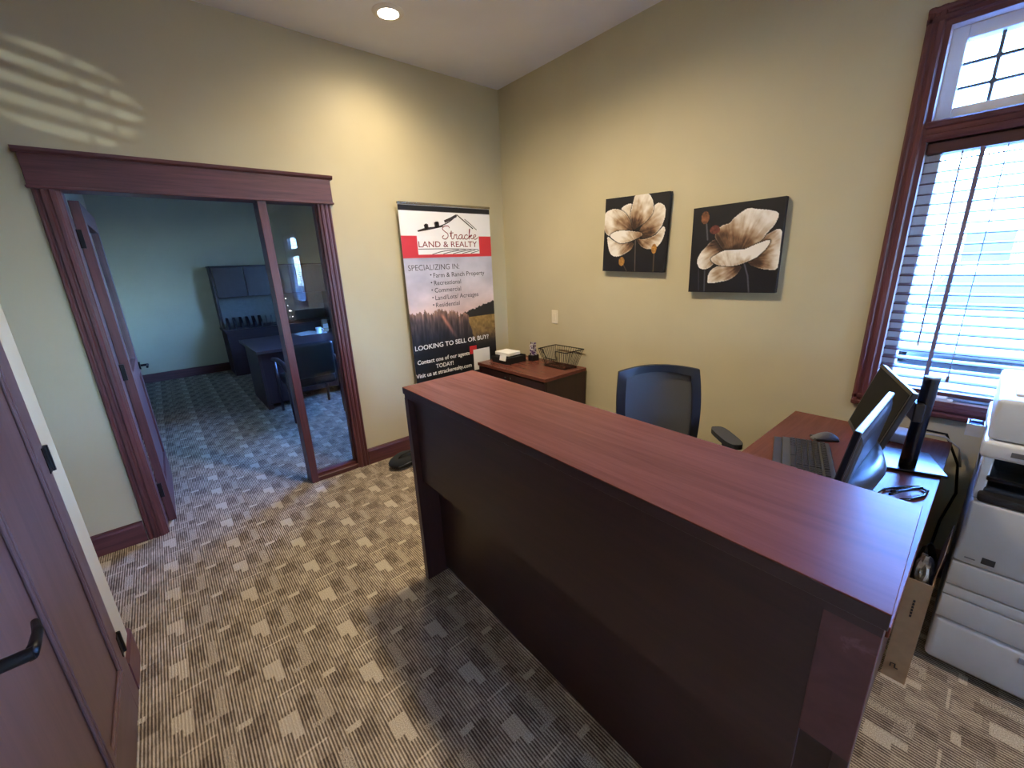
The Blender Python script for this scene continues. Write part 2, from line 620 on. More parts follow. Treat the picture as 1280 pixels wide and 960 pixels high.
# ---------------------------------------------------------------- doors
def panel_door(root, plane, t, a0, a1, panels, H=2.03, z0=0.012, parts=True):
    """door leaf laid out as (along, z); plane='x' means along = y, face towards +x at t[1]"""
    def put(a, b, c, d, e0, e1, name, mat, bev=0.0):
        mb = MB()
        mb.box(e0, e1, a, b, c, d, bev)
        return build(name, mb, mat, root)
    zs = sorted(set([p[2] for p in panels] + [p[3] for p in panels]))
    ys = sorted(set([p[0] for p in panels] + [p[1] for p in panels]))
    # stiles and rails
    put(a0, ys[0], z0, H, t[0], t[1], 'stile', doorwood('z'), 0.002)
    put(ys[-1], a1, z0, H, t[0], t[1], 'stile', doorwood('z'), 0.002)
    put(ys[0], ys[-1], z0, zs[0], t[0], t[1], 'rail', doorwood('y'), 0.002)
    put(ys[0], ys[-1], zs[-1], H, t[0], t[1], 'rail', doorwood('y'), 0.002)
    if len(zs) > 2:
        put(ys[0], ys[-1], zs[1], zs[2], t[0], t[1], 'rail', doorwood('y'), 0.002)
    for i in range(1, len(ys) - 1, 2):
        for k in range(0, len(zs), 2):
            put(ys[i], ys[i + 1], zs[k], zs[k + 1], t[0], t[1], 'mullion', doorwood('z'), 0.002)
    for p in panels:
        pm = put(p[0], p[1], p[2], p[3], t[0] + 0.012, t[1] - 0.012, 'panel', doorwood('z'))
        mb = MB()
        for (b0, b1, c0, c1) in ((p[0], p[0] + .014, p[2], p[3]), (p[1] - .014, p[1], p[2], p[3]), (p[0], p[1], p[2], p[2] + .014), (p[0], p[1], p[3] - .014, p[3])):
            mb.box(t[1] - 0.012, t[1] - 0.003, b0, b1, c0, c1, 0.003)
        build('panel_moulding', mb, doorwood('z'), root)

near = sroot('door_1', 'brown panelled wood door at the left edge with black lever', 'door', (XL, 1.42, 0))
panel_door(near, 'x', (XL - 0.032, XL + 0.013), 0.895, 1.966,
           [(1.0, 1.455, 0.21, 1.95), (1.488, 1.868, 0.21, 1.95)])
for z in (0.255, 1.04, 1.82):
    mb = MB(); mb.cyl((XL + 0.016, 1.972, z - 0.045), (XL + 0.016, 1.972, z + 0.045), 0.008, n=10)
    mb.box(XL + 0.008, XL + 0.0155, 1.938, 1.972, z - 0.045, z + 0.045)
    build('hinge', mb, M_blackmetal, near, 'auto')
mb = MB()
mb.cyl((XL + 0.012, 0.968, 0.99), (XL + 0.022, 0.968, 0.99), 0.032, 0.030, 24)
mb.cyl((XL + 0.02, 0.968, 0.99), (XL + 0.114, 0.968, 0.992), 0.0115, n=16)
hd = build('lever_handle', mb, M_blackmetal, near, 'auto')
mb = MB(); mb.tube([(XL + 0.108, 0.962, 0.992), (XL + 0.11, 0.99, 0.992), (XL + 0.108, 1.03, 0.991), (XL + 0.098, 1.072, 0.989)], [0.011, 0.009, 0.008, 0.006], 10)
build('lever', mb, M_blackmetal, hd, True)
mb = MB(); mb.box(XL - 0.13, XL - 0.035, DY0, DY0 + 0.01, 0, DZ).box(XL - 0.13, XL - 0.035, DY1 - 0.012, DY1, 0, DZ).box(XL - 0.13, XL - 0.035, DY0, DY1, DZ - 0.025, DZ)
struct(build('trim_2', mb, doorwood('z')), 'jamb lining behind the near brown door', 'door frame')

# office door swung open into the office
od = sroot('door_2', 'open wood office door with glass lite seen nearly edge on', 'door', (-0.23, 3.4, 0))
DX0, DX1 = -0.252, -0.208
for (a, b, c, d, ax) in ((3.405, 3.51, 0.012, 2.03, 'z'), (4.20, 4.305, 0.012, 2.03, 'z'), (3.51, 4.20, 0.012, 0.25, 'y'), (3.51, 4.20, 1.92, 2.03, 'y')):
    mb = MB(); mb.box(DX0, DX1, a, b, c, d, 0.002)
    build('stile' if ax == 'z' else 'rail', mb, trimwood(ax), od)
mb = MB(); mb.box(DX0, DX1, 3.51, 4.20, 0.92, 1.03, 0.002)
build('rail', mb, trimwood('y'), od)
mb = MB(); mb.box(DX0 + .012, DX1 - .012, 3.51, 4.20, 0.25, 0.92)
build('panel', mb, trimwood('z'), od)
mb = MB(); mb.box(-0.233, -0.227, 3.51, 4.20, 1.03, 1.92)
build('glass_lite', mb, M_sideglass, od)
for z in (0.25, 1.06, 1.83):
    mb = MB(); mb.cyl((-0.258, 3.399, z - 0.05), (-0.258, 3.399, z + 0.05), 0.009, n=10).box(-0.262, -0.232, 3.396, 3.4045, z - 0.05, z + 0.05)
    build('hinge', mb, M_blackmetal, od, 'auto')
mb = MB(); mb.cyl((DX1 - .001, 4.25, 0.96), (DX1 + .01, 4.25, 0.96), 0.03, n=20).cyl((DX1, 4.25, 0.96), (DX1 + .055, 4.25, 0.96), 0.009, n=12).tube([(DX1 + .052, 4.255, .96), (DX1 + .052, 4.2, .96), (DX1 + .05, 4.14, .958)], .008, 8)
build('lever_handle', mb, M_blackmetal, od, 'auto')
# dark wood door frame further along the office left wall
fr = sroot('trim_3', 'dark wood door casing on the left office wall', 'door frame', (-0.46, 6.2, 0))
for (a, b, c, d) in ((5.4, 5.49, 0, 2.08), (6.5, 6.59, 0, 2.08), (5.4, 6.59, 2.08, 2.2)):
    mb = MB(); mb.box(-0.47, -0.45, a, b, c, d, 0.003)
    build('casing', mb, trimwood('z'), fr)
mb = MB(); mb.box(-0.468, -0.458, 5.49, 6.5, 0, 2.08)
build('door_leaf', mb, doorwood('z'), fr)

# ---------------------------------------------------------------- windows
def make_window(name, label, W, casing_in=True):
    y0, y1 = W
    cy = (y0 + y1) / 2
    root = sroot(name, label, 'window', (XB, cy, WZ0))
    g = []
    if casing_in:
        o = 0.066
        def side(ya, yb):
            mb = MB()
            s = (yb - ya)
            prof = [(0, 0), (0, -.013), (.10, -.021), (.24, -.021), (.32, -.014), (.44, -.014), (.50, -.02), (.70, -.02), (.78, -.012), (1, -.009), (1, 0)]
            mb.loft([[(XB + b, ya + a * s, WZ0 - o) for a, b in prof], [(XB + b, ya + a * s, WZ1 + o) for a, b in prof]])
            build('casing', mb, trimwood('z'), root)
        side(y1 + o, y1 - 0.012)
        side(y0 - o, y0 + 0.012)
        for (za, zb) in ((WZ1 + o, WZ1 - .012), (WZ0 - o, WZ0 + .012)):
            s = zb - za
            prof = [(0, 0), (0, -.014), (.10, -.022), (.24, -.022), (.32, -.015), (.44, -.015), (.50, -.021), (.70, -.021), (.78, -.013), (1, -.010), (1, 0)]
            mb = MB()
            mb.loft([[(XB + b, y0 - o, za + a * s) for a, b in prof], [(XB + b, y1 + o, za + a * s) for a, b in prof]])
            build('casing', mb, trimwood('y'), root)
    # wood jamb lining
    mb = MB(); t = 0.012
    mb.box(XB - .005, XB + .07, y1 - t, y1, WZ0, WZ1).box(XB - .005, XB + .07, y0, y0 + t, WZ0, WZ1)
    mb.box(XB - .005, XB + .07, y0, y1, WZ1 - t, WZ1).box(XB - .005, XB + .07, y0, y1, WZ0, WZ0 + t)
    build('jamb_lining', mb, M_white if not casing_in else plain('white_jamb', srgb(206, 198, 204), 0.45, var=.02), root)
    # transom bar
    TB0, TB1 = 2.035, 2.115
    mb = MB()
    prof = [(XB - .012, TB0), (XB - .018, TB0 + .012), (XB - .018, TB0 + .026), (XB - .010, TB0 + .032), (XB - .010, TB0 + .05), (XB - .018, TB0 + .056), (XB - .018, TB1 - .006), (XB - .01, TB1), (XB + .13, TB1), (XB + .13, TB0)]
    mb.loft([[(a, y0 + .0, b) for a, b in prof], [(a, y1 - .0, b) for a, b in prof]])
    build('transom_bar', mb, trimwood('y'), root)
    # vinyl sashes
    def sash(za, zb, nm, w=0.05):
        mb = MB()
        mb.box(XB + .055, XB + .12, y0 + t, y0 + t + w, za, zb, .003).box(XB + .055, XB + .12, y1 - t - w, y1 - t, za, zb, .003)
        mb.box(XB + .055, XB + .12, y0 + t + w, y1 - t - w, za, za + w, .003).box(XB + .055, XB + .12, y0 + t + w, y1 - t - w, zb - w, zb, .003)
        s = build('sash_frame', mb, M_white, root)
        mb = MB(); mb.box(XB + .085, XB + .091, y0 + t + w - .004, y1 - t - w + .004, za + w - .004, zb - w + .004)
        build('pane', mb, M_glass, s)
        return s
    sash(WZ0 + t, TB0, 'lower')
    tr = sash(TB1, WZ1 - t, 'upper')
    # muntin grid of the transom
    w = 0.05 + t
    gy0, gy1, gz0, gz1 = y0 + w, y1 - w, TB1 + .05, WZ1 - t - .05
    for yy in (gy1 - 0.10, gy0 + 0.10):
        mb = MB(); mb.box(XB + .078, XB + .098, yy - .006, yy + .006, gz0, gz1, .002)
        build('muntin', mb, M_greyplastic, tr)
    for q in (0.30, 0.66):
        zz = gz0 + q * (gz1 - gz0)
        mb = MB(); mb.box(XB + .079, XB + .097, gy0, gy1, zz - .005, zz + .005, .002)
        build('muntin', mb, M_greyplastic, tr)
        for yy in (gy1 - .10, gy0 + .10):
            mb = MB(); mb.cyl((XB + .076, yy, zz), (XB + .1, yy, zz), .011, n=10)
            build('muntin_rosette', mb, M_greyplastic, tr)
    return root
ge = sroot('door_3', 'glazed street entry in the rear wall behind the viewpoint', 'door', (1.1, YR, 0))
for (a, b, c, d) in ((0.7, 0.82, 0, 2.1), (1.58, 1.7, 0, 2.1), (0.82, 1.58, 1.98, 2.1), (0.82, 1.58, 0.0, 0.95)):
    mb = MB(); mb.box(a, b, YR - .10, YR - .05, c, d, .003)
    build('frame_bar', mb, trimwood('z'), ge)
mb = MB(); mb.box(0.82, 1.58, YR - .078, YR - .072, .95, 1.98)
build('pane', mb, M_glass, ge)
make_window('window_1', 'tall dark-framed window with gridded transom behind the monitors', W1)
make_window('window_2', 'tall window further back, mirrored in the sidelight glass', W2)
mk = make_window('window_4', 'window of the office behind the glass', W3)

# crank of the casement window, on the stool of window_1
ck = thing('window_crank', 'white folding window crank on the sill behind the monitors', 'window crank', (XB + .02, 0.14, WZ0 + .012))
mb = MB(); mb.box(XB - .004, XB + .004, 0.06, 0.24, WZ0 + .012, WZ0 + .030, .006, 2)
build('crank_cover', mb, M_white, ck)
mb = MB(); mb.tube([(XB + .0, 0.08, WZ0 + .031), (XB - .002, 0.13, WZ0 + .031), (XB - .002, 0.19, WZ0 + .031), (XB - .002, 0.22, WZ0 + .031)], [.008, .007, .007, .009], 8)
build('crank_handle', mb, M_white, ck, True)

def make_blind(W, label, ntape=3):
    y0, y1 = W
    y0 += .016; y1 -= .016
    zt = 2.03
    root = thing('window_blind', label, 'window blind', (XB + .03, (y0 + y1) / 2, WZ0), group='open wooden blinds')
    mb = MB(); mb.box(XB + .002, XB + .05, y0, y1, zt - .045, zt, .003)
    build('headrail', mb, M_slat, root)
    slat_me = None
    z = zt - .075
    pitch = .0437
    zs = []
    while z > WZ0 + .075:
        zs.append(z)
        z -= pitch
    for z in zs:
        if slat_me is None:
            mb = MB()
            n = 5
            top, bot = [], []
            for k in range(n + 1):
                q = k / n
                xx = -.024 + .048 * q
                zz = .0022 * (1 - (2 * q - 1) ** 2)
                top.append((xx, zz + .0016)); bot.append((xx, zz - .0016))
            mb.prism(top + bot[::-1], y0 - (y0 + y1) / 2, y1 - (y0 + y1) / 2, 'y')
            s = build('slat', mb, M_slat, root, False, False)
            slat_me = s.data
        else:
            s = bpy.data.objects.new('slat', slat_me)
            COL.objects.link(s)
            s.parent = root
        s.location = (0, 0, z - WZ0)
        s.rotation_euler = (0, math.radians(-9), 0)
    mb = MB(); mb.box(XB + .005, XB + .052, y0, y1, WZ0 + .035, WZ0 + .055, .004)
    build('bottom_rail', mb, M_slat, root)
    for i in range(ntape):
        yy = y1 - .17 - (y1 - y0 - .34) * i / (ntape - 1)
        mb = MB(); mb.box(XB + .0025, XB + .0035, yy - .006, yy + .006, WZ0 + .05, zt - .04)
        mb.box(XB + .0565, XB + .0575, yy - .006, yy + .006, WZ0 + .05, zt - .04)
        build('ladder_tape', mb, plain('blind_tape', srgb(112, 100, 112), 0.9), root)
    mb = MB(); mb.tube([(XB - .006, y1 - .115, zt - .05), (XB - .008, y1 - .117, 1.6), (XB - .008, y1 - .119, 1.15)], .0028, 6)
    build('tilt_wand', mb, M_slat, root)
    mb = MB(); mb.tube([(XB - .004, y1 - .24, zt - .05), (XB - .006, y1 - .243, 1.5), (XB - .006, y1 - .244, 1.02)], .0016, 6).lathe([(.0, 0), (.007, .004), (.005, .03), (.0, .034)], XB - .006, y1 - .244, 8, .99)
    build('lift_cord', mb, plain('blind_tape', srgb(112, 100, 112), 0.9), root)
    return root
make_blind(W1, 'open brown wood blind on the window above the copier')
make_blind(W2, 'open brown wood blind mirrored in the sidelight glass')

# ---------------------------------------------------------------- recessed ceiling lights
CAN_W = 140.0
def downlight(x, y, label, dim=1.0):
    root = thing('recessed_downlight', label, 'ceiling light', (x, y, CH), group='recessed ceiling lights')
    mb = MB(); mb.lathe([(.062, -.012), (.085, -.006), (.095, -.001), (.095, .0), (.062, .0)], 0, 0, 32, 0.0, False)
    build('trim_ring', mb, plain('downlight_trim', srgb(225, 220, 214), .4, var=.01), root, 'auto', False)
    mb = MB(); mb.lathe([(.0, -.008), (.062, -.0085), (.062, -.002), (0, -.002)], 0, 0, 32)
    build('lens', mb, MATS.setdefault('lens', emit('warm_led_lens', (1.0, .86, .66, 1), 40.0)), root, False, False)
    l = bpy.data.lights.new('downlight_beam', 'SPOT')
    l.energy = CAN_W * dim
    l.color = (1.0, .83, .60)
    l.spot_size = math.radians(162)
    l.spot_blend = 1.0
    l.shadow_soft_size = 0.09
    lo = bpy.data.objects.new('downlight_beam', l)
    lo.location = (0, 0, -.02)
    lo.parent = root
    COL.objects.link(lo)
    return root
downlight(1.434, 2.737, 'lit round downlight in the ceiling above the office entry wall', 0.29)
downlight(1.434, 1.75, 'lit round downlight in the ceiling above the far counter end')
downlight(1.434, -2.0, 'lit round downlight in the ceiling behind the viewpoint')
downlight(1.434, -4.0, 'lit round downlight in the ceiling near the rear entry')

# ================================================================ furniture
# ---------------------------------------------------------------- reception counter
rc = thing('reception_counter', 'tall dark mahogany reception counter with long polished top', 'counter', (0.740, 0.018, 0))
LN, WD, TZ = 1.722, 0.408, 1.07
def rpart(name, mb, mat, smooth=False):
    mb.xf(Matrix(((1, .0262, 0, 0), (.022, 1, 0, 0), (0, 0, 1, 0), (0, 0, 0, 1))))
    return build(name, mb, mat, rc, smooth, False)
mb = MB(); mb.box(0, WD, 0, LN, TZ - 0.003, TZ, 0.001)
rpart('top', mb, lam('y', 0.26))
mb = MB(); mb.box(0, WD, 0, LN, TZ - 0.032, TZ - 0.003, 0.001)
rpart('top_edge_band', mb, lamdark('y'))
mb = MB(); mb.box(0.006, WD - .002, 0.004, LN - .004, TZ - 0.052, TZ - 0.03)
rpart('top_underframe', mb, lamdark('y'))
M_endlit = wood('daylit_end_laminate', srgb(58, 40, 45), srgb(76, 54, 58), 'z', .42, .5, .9, 0, .02)  # lighter purple tone puts daylight into the end panel's colour
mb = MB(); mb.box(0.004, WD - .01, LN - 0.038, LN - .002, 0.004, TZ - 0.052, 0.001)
rpart('end_panel', mb, M_endlit)
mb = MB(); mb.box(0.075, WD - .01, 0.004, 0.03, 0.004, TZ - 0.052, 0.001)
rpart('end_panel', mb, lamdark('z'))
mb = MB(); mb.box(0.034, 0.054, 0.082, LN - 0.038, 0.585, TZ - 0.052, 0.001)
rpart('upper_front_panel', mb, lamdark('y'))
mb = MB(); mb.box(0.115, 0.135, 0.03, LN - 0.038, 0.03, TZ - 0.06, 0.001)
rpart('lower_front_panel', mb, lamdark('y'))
n = NT('scuffed_mahogany')
sc = n.noise(n.coord(), 9, 5, 0.65, 1.2)
M_scuff = n.done(n.ramp(sc, [(0.35, srgb(70, 36, 38)), (0.62, srgb(84, 46, 48)), (0.78, srgb(120, 88, 90))]), 0.5)
mb = MB(); mb.box(0.022, 0.060, 0.004, 0.082, 0.722, TZ - 0.052, 0.001)
rpart('corner_block', mb, M_scuff)['label'] = 'scuffed reddish block under the counter end'
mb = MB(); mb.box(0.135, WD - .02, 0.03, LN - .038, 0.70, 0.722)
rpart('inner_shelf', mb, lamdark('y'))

# desk return under the window end of the counter
rd = thing('return_desk', 'lower mahogany desk return carrying the monitors and keyboard', 'desk', (1.88, 0.33, 0))
mb = MB(); mb.box(1.152, 2.612, 0.024, 0.640, 0.708, 0.740, 0.0015)
build('desk_top', mb, lam('x', 0.26), rd)
mb = MB(); mb.box(2.575, 2.600, 0.04, 0.625, 0.003, 0.708, 0.001)
build('side_panel', mb, lamdark('z'), rd)
mb = MB(); mb.box(1.16, 2.575, 0.04, 0.06, 0.12, 0.708, 0.001)
build('modesty_panel', mb, lamdark('x'), rd)
mb = MB(); mb.box(1.152, 1.178, 0.06, 0.625, 0.003, 0.708, 0.001)
build('side_panel', mb, lamdark('z'), rd)

# ---------------------------------------------------------------- low cabinet in the corner
cb = thing('storage_cabinet', 'low dark mahogany two-door cabinet in the room corner', 'cabinet', (2.45, 2.66, 0))
CZ = 0.719
mb = MB(); mb.box(2.188, XB - .018, 2.214, 3.115, CZ - .028, CZ, .0015)
build('cabinet_top', mb, lam('y', 0.3), cb)
mb = MB(); mb.box(2.212, XB - .02, 2.222, 3.107, 0.004, CZ - .028)
build('body', mb, lamdark('z'), cb)
for a, b, k in ((2.226, 2.662, 2.63), (2.666, 3.103, 2.70)):
    mb = MB(); mb.box(2.194, 2.2125, a, b, 0.075, CZ - .034, .0015)
    d = build('door', mb, lamdark('z'), cb)
    mb = MB(); mb.cyl((2.195, k, .645), (2.178, k, .645), .005, n=10).lathe([(.0, 0), (.011, .002), (.012, .008), (.006, .013), (0, .013)], 0, 0, 14)
    mb2 = MB(); mb2.cyl((2.195, k, .645), (2.180, k, .645), .005, n=10).cyl((2.181, k, .645), (2.172, k, .645), .012, .010, 14)
    mb.bm.free()
    build('knob', mb2, M_chrome, d, 'auto')

# things on the cabinet
bx = thing('card_tray', 'black open desk tray stacked with white cards', 'desk tray', (2.42, 2.92, CZ))
mb = MB()
mb.box(2.30, 2.52, 2.80, 3.03, CZ + .0005, CZ + .006).box(2.30, 2.306, 2.80, 3.03, CZ + .006, CZ + .058).box(2.514, 2.52, 2.80, 3.03, CZ + .006, CZ + .066)
mb.box(2.306, 2.514, 2.80, 2.806, CZ + .006, CZ + .062).box(2.306, 2.514, 3.024, 3.03, CZ + .006, CZ + .062)
build('tray', mb, M_black, bx)
for i, (a, b, z, h, rz) in enumerate([(2.40, 2.915, .0065, .052, .02)]):
    mb = MB(); mb.box(-.085, .085, -.10, .10, 0, h, .001).xf(Matrix.Translation((a, b, CZ + z)) @ Matrix.Rotation(rz, 4, 'Z'))
    tag(build('card_stack', mb, M_ink), 'dark stack of cards filling the black desk tray', 'cards')
mb = MB(); mb.box(-.075, .075, -.095, .095, 0, .03, .003).xf(Matrix.Translation((2.41, 2.93, CZ + .0672)) @ Matrix.Rotation(.06, 4, 'Z'))
tag(build('white_box', mb, M_paper), 'flat white box lying on the black desk tray', 'box')
mb = MB(); mb.box(-.03, .03, -.045, .045, 0, .0008).xf(Matrix.Translation((2.298, 2.865, CZ + .063)) @ Matrix.Rotation(.0, 4, 'Z') @ Matrix.Rotation(math.radians(-75), 4, 'Y'))
tag(build('business_card', mb, M_paper), 'white card propped on the front of the black tray', 'card')
hold = thing('brochure_holder', 'small black holder with purple and white cards by wall', 'card holder', (2.58, 2.82, CZ))
mb = MB(); mb.box(2.545, 2.63, 2.735, 2.795, CZ + .0005, CZ + .055, .002)
build('holder', mb, M_black, hold)
mb = MB()
N = NT('purple_card_print')
cc = N.noise(N.coord(), 30, 2)
M_purple = N.done(N.ramp(cc, [(0.42, srgb(84, 58, 110)), (0.5, srgb(236, 230, 232)), (0.60, srgb(60, 40, 60))]), 0.5)
mb.box(2.565, 2.572, 2.738, 2.792, CZ + .056, CZ + .150).box(2.585, 2.590, 2.728, 2.80, CZ + .056, CZ + .172)
build('cards', mb, M_purple, hold)

wb = thing('wire_basket', 'black wire letter basket with a cut-out front', 'basket', (2.57, 2.41, CZ))
def rect_ring(x0, x1, y0, y1, z):
    return [(x0, y0, z), (x1, y0, z), (x1, y1, z), (x0, y1, z)]
BT = (2.46, 2.678, 2.235, 2.565); BB = (2.50, 2.648, 2.29, 2.53)
zt, zb = CZ + .160, CZ + .004
mb = MB()
fy0, fy1 = 2.37, 2.49
dz = .08
kf = dz / (zt - zb)
xf_ = BT[0] + (BB[0] - BT[0]) * kf
mb.tube([(BT[0], fy1 + .03, zt), (BT[0], BT[3], zt), (BT[1], BT[3], zt), (BT[1], BT[2], zt), (BT[0], BT[2], zt), (BT[0], fy0 - .012, zt), (xf_, fy0, zt - dz), (xf_, fy1, zt - dz), (BT[0], fy1 + .03, zt)], .0042, 8)
build('rim', mb, M_blackmetal, wb, True)
mb = MB()
mb.tube(rect_ring(BB[0], BB[1], BB[2], BB[3], zb), .003, 6, True)
nx = 12
for k in range(nx + 1):
    q = k / nx
    for s in (2, 3):
        mb.tube([(BT[0] + (BT[1] - BT[0]) * q, BT[s], zt), (BB[0] + (BB[1] - BB[0]) * q, BB[s], zb)], .0019, 5)
    yb = BB[2] + (BB[3] - BB[2]) * q; yt = BT[2] + (BT[3] - BT[2]) * q
    mb.tube([(BT[1], yt, zt), (BB[1], yb, zb), (BB[0], yb, zb)], .0019, 5)
    inn = fy0 - .01 < yt < fy1 + .01
    ztop = zt - dz if inn else zt
    xt = xf_ if inn else BT[0]
    mb.tube([(BB[0], yb, zb), (xt, yt, ztop)], .0019, 5)
build('wires', mb, M_blackmetal, wb)

# light switch
sw = thing('light_switch', 'ivory rocker light switch on beige wall above the cabinet', 'light switch', (XB, 2.595, 1.126))
mb = MB(); mb.box(XB - .007, XB - .0005, 2.56, 2.632, 1.067, 1.185, .002)
build('plate', mb, M_ivory, sw)
mb = MB(); mb.box(XB - .011, XB - .007, 2.580, 2.612, 1.093, 1.159, .0015)
build('rocker', mb, M_ivory, sw)

# ---------------------------------------------------------------- printed art on fine grids
def vnoise(X, Y, seed=0, octaves=3):
    rs = np.random.RandomState(seed)
    out = np.zeros_like(X); amp = 1.0; tot = 0
    for o in range(octaves):
        g = rs.rand(65, 65)
        x = np.mod(X, 64); y = np.mod(Y, 64)
        i = np.floor(x).astype(int); j = np.floor(y).astype(int)
        fx = x - i; fy = y - j
        fx = fx * fx * (3 - 2 * fx); fy = fy * fy * (3 - 2 * fy)
        a = g[j, i] * (1 - fx) + g[j, i + 1] * fx
        b = g[j + 1, i] * (1 - fx) + g[j + 1, i + 1] * fx
        out += amp * (a * (1 - fy) + b * fy); tot += amp
        X = X * 2.03 + 11; Y = Y * 2.03 + 5; amp *= .5
    return out / tot

def smooth_poly(pts, sub=8):
    P = np.array(pts, float); n = len(P); out = []
    for i in range(n):
        p0, p1, p2, p3 = P[i - 1], P[i], P[(i + 1) % n], P[(i + 2) % n]
        for k in range(sub):
            t = k / sub
            out.append(.5 * ((2 * p1) + (-p0 + p2) * t + (2 * p0 - 5 * p1 + 4 * p2 - p3) * t * t + (-p0 + 3 * p1 - 3 * p2 + p3) * t ** 3))
    return np.array(out)

def inside(poly, X, Y):
    c = np.zeros(X.shape, bool)
    n = len(poly)
    for i in range(n):
        x0, y0 = poly[i]; x1, y1 = poly[(i + 1) % n]
        if y0 == y1:
            continue
        t = ((y0 > Y) != (y1 > Y)) & (X < (x1 - x0) * (Y - y0) / (y1 - y0) + x0)
        c ^= t
    return c

def edge_dist(poly, X, Y):
    d = np.full(X.shape, 1e9)
    n = len(poly)
    for i in range(n):
        a = poly[i]; b = poly[(i + 1) % n]
        ab = b - a; L = ab @ ab + 1e-12
        t = np.clip(((X - a[0]) * ab[0] + (Y - a[1]) * ab[1]) / L, 0, 1)
        d = np.minimum(d, np.hypot(X - a[0] - t * ab[0], Y - a[1] - t * ab[1]))
    return d

def homography(src, dst):
    A = []
    for (x, y), (uu, v) in zip(src, dst):
        A.append([x, y, 1, 0, 0, 0, -uu * x, -uu * y, -uu]); A.append([0, 0, 0, x, y, 1, -v * x, -v * y, -v])
    return np.linalg.svd(np.array(A))[2][-1].reshape(3, 3)

def hmap(H, pts):
    q = np.c_[np.array(pts, float), np.ones(len(pts))] @ H.T
    return q[:, :2] / q[:, 2:]

def art_plane(name, img, origin, right, down, mat, parent, world=False):
    """img: rows x cols x 3 sRGB 0..255 at grid vertices"""
    h, w, _ = img.shape
    o, R, D = Vector(origin), Vector(right), Vector(down)
    uu, vv = np.meshgrid(np.linspace(0, 1, w), np.linspace(0, 1, h))
    co = np.array(o)[None, None] + uu[..., None] * np.array(R) + vv[..., None] * np.array(D)
    idx = np.arange(h * w).reshape(h, w)
    faces = np.stack([idx[:-1, :-1], idx[1:, :-1], idx[1:, 1:], idx[:-1, 1:]], -1).reshape(-1, 4)
    me = bpy.data.meshes.new(name)
    me.from_pydata(co.reshape(-1, 3).tolist(), [], faces.tolist())
    c = np.clip(img, 0, 255).reshape(-1, 3) / 255.0
    l = np.where(c <= .04045, c / 12.92, ((c + .055) / 1.055) ** 2.4)
    at = me.color_attributes.new('print', 'FLOAT_COLOR', 'POINT')
    at.data.foreach_set('color', np.c_[l, np.ones(len(l))].astype(np.float32).ravel())
    me.materials.append(mat)
    o_ = bpy.data.objects.new(name, me)
    COL.objects.link(o_)
    if parent:
        o_.parent = parent
    return o_

M_print = vcol('printed_picture', 0.5, 0.4)
M_canvas = vcol('painted_canvas', 0.55, 0.4)

def flower_art(corners, petals, stems, buds, N=150):
    """corners TL TR BR BL and all shapes in one sketch space, mapped onto the unit square"""
    H = homography(corners, [(0, 0), (1, 0), (1, 1), (0, 1)])
    U, V = np.meshgrid(np.linspace(0, 1, N), np.linspace(0, 1, N))
    img = np.zeros((N, N, 3))
    img[:] = (20, 19, 24)
    img += (vnoise(U * 6, V * 6, 3) - .5)[..., None] * 10
    for line, wid, col in stems:
        L = hmap(H, line)
        d = np.full(U.shape, 9.)
        for a, b in zip(L, L[1:]):
            ab = b - a; t = np.clip(((U - a[0]) * ab[0] + (V - a[1]) * ab[1]) / (ab @ ab), 0, 1)
            d = np.minimum(d, np.hypot(U - a[0] - t * ab[0], V - a[1] - t * ab[1]))
        k = np.clip(1.5 - d / wid, 0, 1)[..., None]
        img = img * (1 - k) + np.array(col) * k
    for poly, base, tip, seed, dk in petals:
        P = smooth_poly(hmap(H, poly), 6)
        b, t = hmap(H, [base, tip])
        ax = t - b; L = np.hypot(*ax); ax /= L
        s = ((U - b[0]) * ax[0] + (V - b[1]) * ax[1]) / L
        cr = (U - b[0]) * -ax[1] + (V - b[1]) * ax[0]
        ang = np.arctan2(cr, np.maximum(s * L, .02) + .08)
        streak = vnoise(ang * 15 + 20, s * 3 + 3, seed, 4)
        blot = vnoise(U * 9 + seed, V * 9, seed + 9, 3)
        tone = np.clip(s * 1.05 + (streak - .5) * .45 + (blot - .5) * .75 - dk, 0, 1)
        inn = inside(P, U, V)
        ed = edge_dist(P, U, V)
        stops = np.array([0, .25, .5, .75, 1.0])
        cols = np.array([(58, 40, 30), (122, 92, 66), (172, 148, 120), (206, 194, 176), (228, 222, 212)], float)
        c = np.stack([np.interp(tone, stops, cols[:, k]) for k in range(3)], -1)
        rim = np.clip(1 - ed / .012, 0, 1) * np.clip(s * 1.4, 0, 1)
        c = c * (1 - .75 * rim[..., None]) + np.array((240, 236, 228)) * .75 * rim[..., None]
        shadow = np.clip(1 - ed / .02, 0, 1) * (~inn)
        img = img * (1 - .6 * shadow[..., None])
        img[inn] = c[inn]
    for (cx, cy, rx, ry, col) in buds:
        q = hmap(H, [(cx, cy), (cx + rx, cy), (cx, cy + ry)])
        a = q[1] - q[0]; b = q[2] - q[0]
        d = ((U - q[0][0]) / np.hypot(*a)) ** 2 + ((V - q[0][1]) / np.hypot(*b)) ** 2
        inn = d < 1
        c = np.array(col)[None, None] * (0.55 + .75 * vnoise(U * 40, V * 40, 5))[..., None]
        img[inn] = c[inn]
    return img

